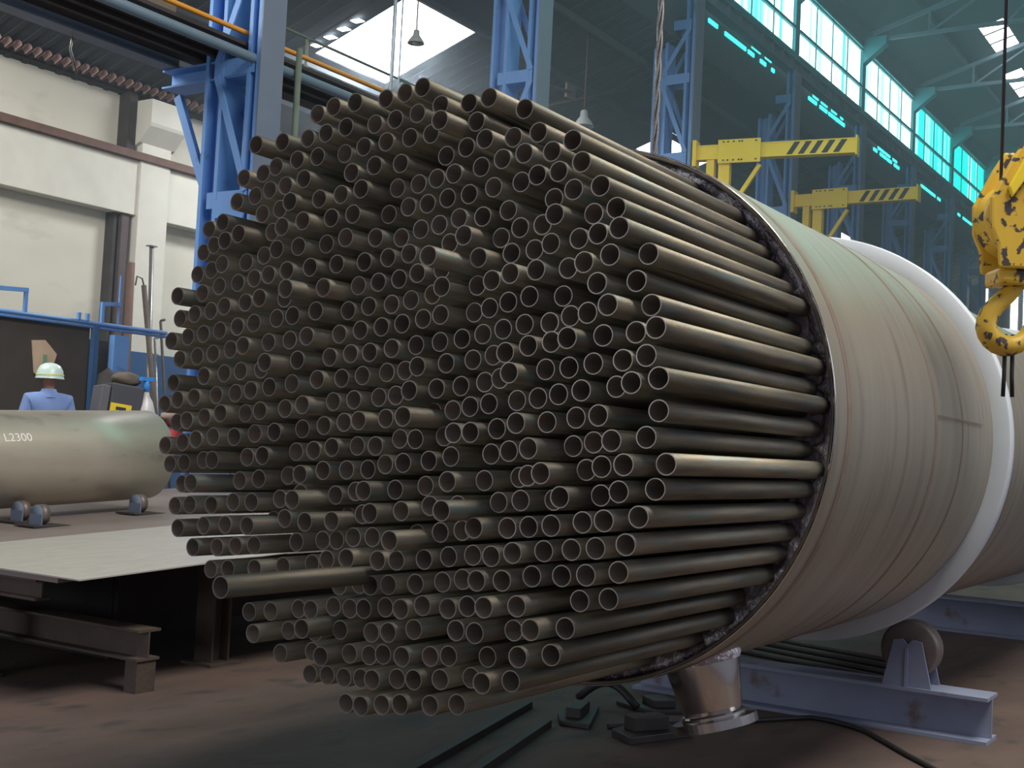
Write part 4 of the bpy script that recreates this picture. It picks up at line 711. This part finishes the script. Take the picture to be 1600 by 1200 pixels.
for x in (10.12, 10.25): MB().box((x-.02, 12.97, 2.86), (x+.02, 13.01, 2.95)).build('clip', M['blue'], parent=bd)
pp = MB(); pl = [(9.50, 2.44), (9.68, 2.46), (9.75, 2.40), (9.86, 2.30), (9.82, 2.16), (9.76, 2.05), (9.72, 1.95), (9.68, 2.05), (9.60, 2.02), (9.56, 2.05), (9.53, 2.25)]
pp.prism([(x, z+.1) for x, z in pl], 13.02, 13.045, T=Matrix(((1,0,0,0),(0,0,1,0),(0,1,0,0),(0,0,0,1))))
po = tag(pp.build('torn_paper', M['paper']), 'torn pinkish paper stuck on the dark board above the person', 'paper')
MB().box((9.66, 13.01, 2.24), (9.71, 13.019, 2.38)).build('green_print', M['gpatch'], parent=po)
dk = MB().box((10.42, 13.2, 0), (10.9, 13.6, 2.65)).lathe([(0, 0), (.16, 0), (.2, .5), (.12, .9), (0, 1)], 12, T=Matrix.Translation((10.55, 12.9, 1.3)))
tag(dk.build('hanging_tarpaulin', M['dark']), 'black bundled tarpaulin hanging between the blue rack posts', 'tarpaulin')
# bench behind the cylinder (hidden) carrying small things
bn = empty('storage_bench', (9.9, 10.9, 0), 'dark steel bench behind the left cylinder', 'bench')
MB().box((8.7, 10.55, 1.50), (11.6, 11.3, 1.54)).build('bench_top', M['dark'], parent=bn)
for (x, y) in ((8.75, 10.6), (11.5, 10.6), (8.75, 11.25), (11.5, 11.25)): MB().box((x-.03, y-.03, 0), (x+.03, y+.03, 1.5)).build('leg', M['dark'], parent=bn)
bx = empty('tool_case', (9.05, 10.9, 1.54), 'dark grey case with yellow label and brown rag on top', 'case')
Tb = Matrix.Translation((9.08, 10.92, 1.54)) @ Matrix.Rotation(.12, 4, 'Y') @ Matrix.Rotation(-.35, 4, 'Z')
MB().box((-.16, -.16, .0), (.2, .18, .46), T=Tb).build('body', M['bin'], parent=bx, bevel=.02)
MB().box((-.26, -.14, .02), (-.165, .16, .42), T=Tb).build('side_panel', M['lid'], parent=bx, bevel=.01)
MB().box((-.15, -.168, .14), (.08, -.161, .24), T=Tb).build('label_plate', M['ylabel'], parent=bx)
MB().box((-.09, -.172, .17), (.02, -.169, .205), T=Tb).build('label_print', M['black'], parent=bx)
rg = MB(); random.seed(3)
def blob(c, rx, ry, rz, n=10, m=7, jit=.18):
    mb = MB(); vs = [(c[0], c[1], c[2]-rz)]
    for i in range(1, m):
        ph = PI*i/m - PI/2
        for k in range(n):
            th = 2*PI*k/n; q = 1 + random.uniform(-jit, jit)
            vs.append((c[0]+rx*math.cos(ph)*math.cos(th)*q, c[1]+ry*math.cos(ph)*math.sin(th)*q, c[2]+rz*math.sin(ph)*q))
    vs.append((c[0], c[1], c[2]+rz)); fs = []
    for k in range(n): fs.append((0, 1+(k+1) % n, 1+k)); fs.append((len(vs)-1, 1+(m-2)*n+k, 1+(m-2)*n+(k+1) % n))
    for i in range(m-2):
        for k in range(n): a = 1+i*n+k; b = 1+i*n+(k+1) % n; fs.append((a, b, b+n, a+n))
    return mb.add(vs, fs, 0, True)
tag(blob((9.15, 10.9, 2.06), .17, .14, .08).build('rag', M['rag']), 'brown crumpled rag lying on the dark grey case', 'rag')
gb = empty('gas_bottle', (9.32, 10.75, 1.54), 'white domed gas bottle with bright blue valve behind the cylinder', 'gas bottle')
MB().lathe([(0, 0), (.115, 0), (.12, .06), (.115, .16), (.08, .29), (.04, .36), (.03, .40), (0, .40)], 28, T=Matrix.Translation(gb.location)).build('body', M['white'], parent=gb)
MB().lathe([(.0, .402), (.035, .402), (.04, .48), (.03, .50), (.03, .55), (.0, .55)], 16, T=Matrix.Translation(gb.location)).box((9.24, 10.72, 2.06), (9.40, 10.78, 2.10)).build('valve', M['bvalve'], parent=gb)
tag(blob((9.85, 10.85, 1.66), .2, .14, .09).build('sack', M['sack']), 'beige sack lying at the right end of the left cylinder', 'sack')
tag(MB().prism([(9.6, 10.5), (10.1, 10.5), (10.1, 10.8), (9.7, 10.85)], 1.541, 1.552).prism([(9.30, 1.55), (9.62, 1.42), (9.85, 1.40), (9.9, 1.54)], 10.50, 10.51, T=Matrix(((1,0,0,0),(0,0,1,0),(0,1,0,0),(0,0,0,1)))).build('red_cloth', M['red']), 'bright red cloth hanging under the beige sack', 'cloth')
# poles leaning against the wall
poles = [((12.66, 15.0, 0), (12.60, 15.05, 4.04), .06, 'brownbeam', 'thick red brown pole leaning by the pilaster'),
         ((12.76, 14.1, 0), (12.70, 14.85, 3.70), .04, 'steelrust', 'grey brown bar with hooked top leaning right of the red brown pole'),
         ((12.9, 14.7, 0), (12.93, 15.0, 4.33), .035, 'rope', 'tall grey pole with a flat cap in front of the pilaster'),
         ((13.6, 14.9, 0), (13.2, 15.0, 3.22), .022, 'steelrust', 'thin rusty rod bent at the top, right of the pilaster'),
         ((13.2, 14.7, 0), (13.2, 15.1, 2.95), .022, 'rope', 'thin pale rod just left of the bent rusty rod')]
for p, q, r_, m_, lb in poles:
    mb = MB().tube([p, q], r_, 10)
    if 'cap' in lb: mb.box((q[0]-.07, q[1]-.05, q[2]), (q[0]+.07, q[1]+.05, q[2]+.02))
    if 'hooked' in lb: mb.tube([q, (q[0]-.04, q[1], q[2]+.1), (q[0]-.14, q[1], q[2]+.12), (q[0]-.16, q[1], q[2]-.02)], .012, 8)
    if 'bent' in lb: mb.tube([q, (q[0]+.08, q[1], q[2]+.03)], .02, 8)
    tag(mb.build('leaning_pole', M[m_]), lb, 'pole', 'poles leaning by the left wall')

# ------------------------------------------------------------------ the person
tag(MB().box((7.7, 10.5, 0), (8.8, 11.6, .34)).build('platform_step', M['dark']), 'low dark step behind the left cylinder where the person stands', 'step')
PX, PY, PZ = 8.30, 11.05, .34
pe = empty('person', (PX, PY, PZ), 'person in white hard hat and light blue shirt seen from behind', 'person')
def skin_body(name, verts, edges, material, parent, sub=2):
    me_ = bpy.data.meshes.new(name); me_.from_pydata([Vector(v[:3]) for v in verts], edges, []); o_ = bpy.data.objects.new(name, me_); COL.objects.link(o_)
    sk = o_.modifiers.new('skin', 'SKIN'); sk.use_smooth_shade = True
    for i, v in enumerate(verts): me_.skin_vertices[0].data[i].radius = (v[3], v[4] if len(v) > 4 else v[3])
    me_.skin_vertices[0].data[0].use_root = True
    ss = o_.modifiers.new('sub', 'SUBSURF'); ss.levels = ss.render_levels = sub
    me_.materials.append(material); o_.parent = parent; return o_
bv = [(0, 0, .92, .14, .10), (0, 0, 1.10, .13, .10), (0, .0, 1.30, .17, .11), (0, 0, 1.45, .15, .10), (0, 0, 1.53, .055), (0, -.01, 1.58, .055), (0, 0, 1.66, .085, .095), (0, 0, 1.74, .07),
      (-.185, 0, 1.44, .07), (-.26, .02, 1.15, .05), (-.24, -.18, .98, .038), (.185, 0, 1.44, .07), (.26, .02, 1.15, .05), (.24, -.18, .98, .038),
      (-.10, 0, .86, .09), (-.11, 0, .46, .06), (-.11, .0, .08, .045), (-.11, -.14, .03, .04), (.10, 0, .86, .09), (.11, 0, .46, .06), (.11, 0, .08, .045), (.11, -.14, .03, .04)]
be = [(0,1),(1,2),(2,3),(3,4),(4,5),(5,6),(6,7),(3,8),(8,9),(9,10),(3,11),(11,12),(12,13),(0,14),(14,15),(15,16),(16,17),(0,18),(18,19),(19,20),(20,21)]
# person faces away from the camera (towards +X+Y)
body = skin_body('body', bv, be, M['skin'], pe)
def sub_body(keep): 
    mp_ = {o_: n_ for n_, o_ in enumerate(keep)}
    return [bv[i] for i in keep], [(mp_[a], mp_[b]) for a, b in be if a in mp_ and b in mp_]
sv, se = sub_body([1, 0, 2, 3, 4, 8, 9, 11, 12]); sv = [(*v[:3], *(r*1.3 for r in v[3:])) for v in sv]
skin_body('shirt', sv, se, M['cloth'], pe)
tv, te = sub_body([0, 14, 15, 16, 18, 19, 20]); tv = [(*v[:3], *(r*1.15 for r in v[3:])) for v in tv]
skin_body('trousers', tv, te, M['trouser'], pe)
MB().lathe([(.11, 1.47), (.085, 1.53), (.07, 1.56), (.065, 1.56)], 16).build('collar', M['cloth']).parent = pe
for k, sx in enumerate((-1, 1)):   # hands with five fingers
    base = Vector((sx*.24, -.18, .98)); hv = [(*base, .036, .02), (base.x, base.y-.05, base.z-.06, .038, .016)]; he = [(0, 1)]
    for j_, off in enumerate((-.03, -.01, .01, .03)):
        n0 = len(hv); hv += [(base.x+off, base.y-.085, base.z-.10, .009), (base.x+off, base.y-.10, base.z-.14-.01*(j_ in (1, 2)), .008)]; he += [(1, n0), (n0, n0+1)]
    n0 = len(hv); hv += [(base.x-sx*.05, base.y-.045, base.z-.05, .010), (base.x-sx*.06, base.y-.07, base.z-.08, .008)]; he += [(0, n0), (n0, n0+1)]
    skin_body('hand', hv, he, M['skin'], pe, 1)
hl = MB().lathe([(.145, 1.665), (.135, 1.70), (.128, 1.75), (.10, 1.80), (.055, 1.825), (0, 1.832)], 28)
hl.build('hard_hat', M['helmet']).parent = pe
MB().lathe([(.142, 1.70), (.140, 1.712)], 28).build('hat_band', M['helmetb']).parent = pe
for c in pe.children: pass
bpy.context.view_layer.update()
pe.rotation_euler = (0, 0, math.radians(-57+180-90+90+33))

# ------------------------------------------------------------------ dusty air in the hall
if HAZE > 0:
    hz = MB().box((9.05, -11.5, .01), (XE-.3, 15.4, 16.2)).build('haze', [])
    hm = bpy.data.materials.new('dusty_air'); hm.use_nodes = True; nt = hm.node_tree
    nt.nodes.remove(nt.nodes['Principled BSDF'])
    vs_ = nt.nodes.new('ShaderNodeVolumeScatter'); vs_.inputs['Density'].default_value = HAZE; vs_.inputs['Color'].default_value = (0.75, 0.88, 1.0, 1); vs_.inputs['Anisotropy'].default_value = 0.25
    nt.links.new(vs_.outputs[0], nt.nodes['Material Output'].inputs['Volume'])
    hz.data.materials.append(hm)
    tag(hz, 'thin bluish dusty haze filling the air of the hall', 'haze', kind='stuff')
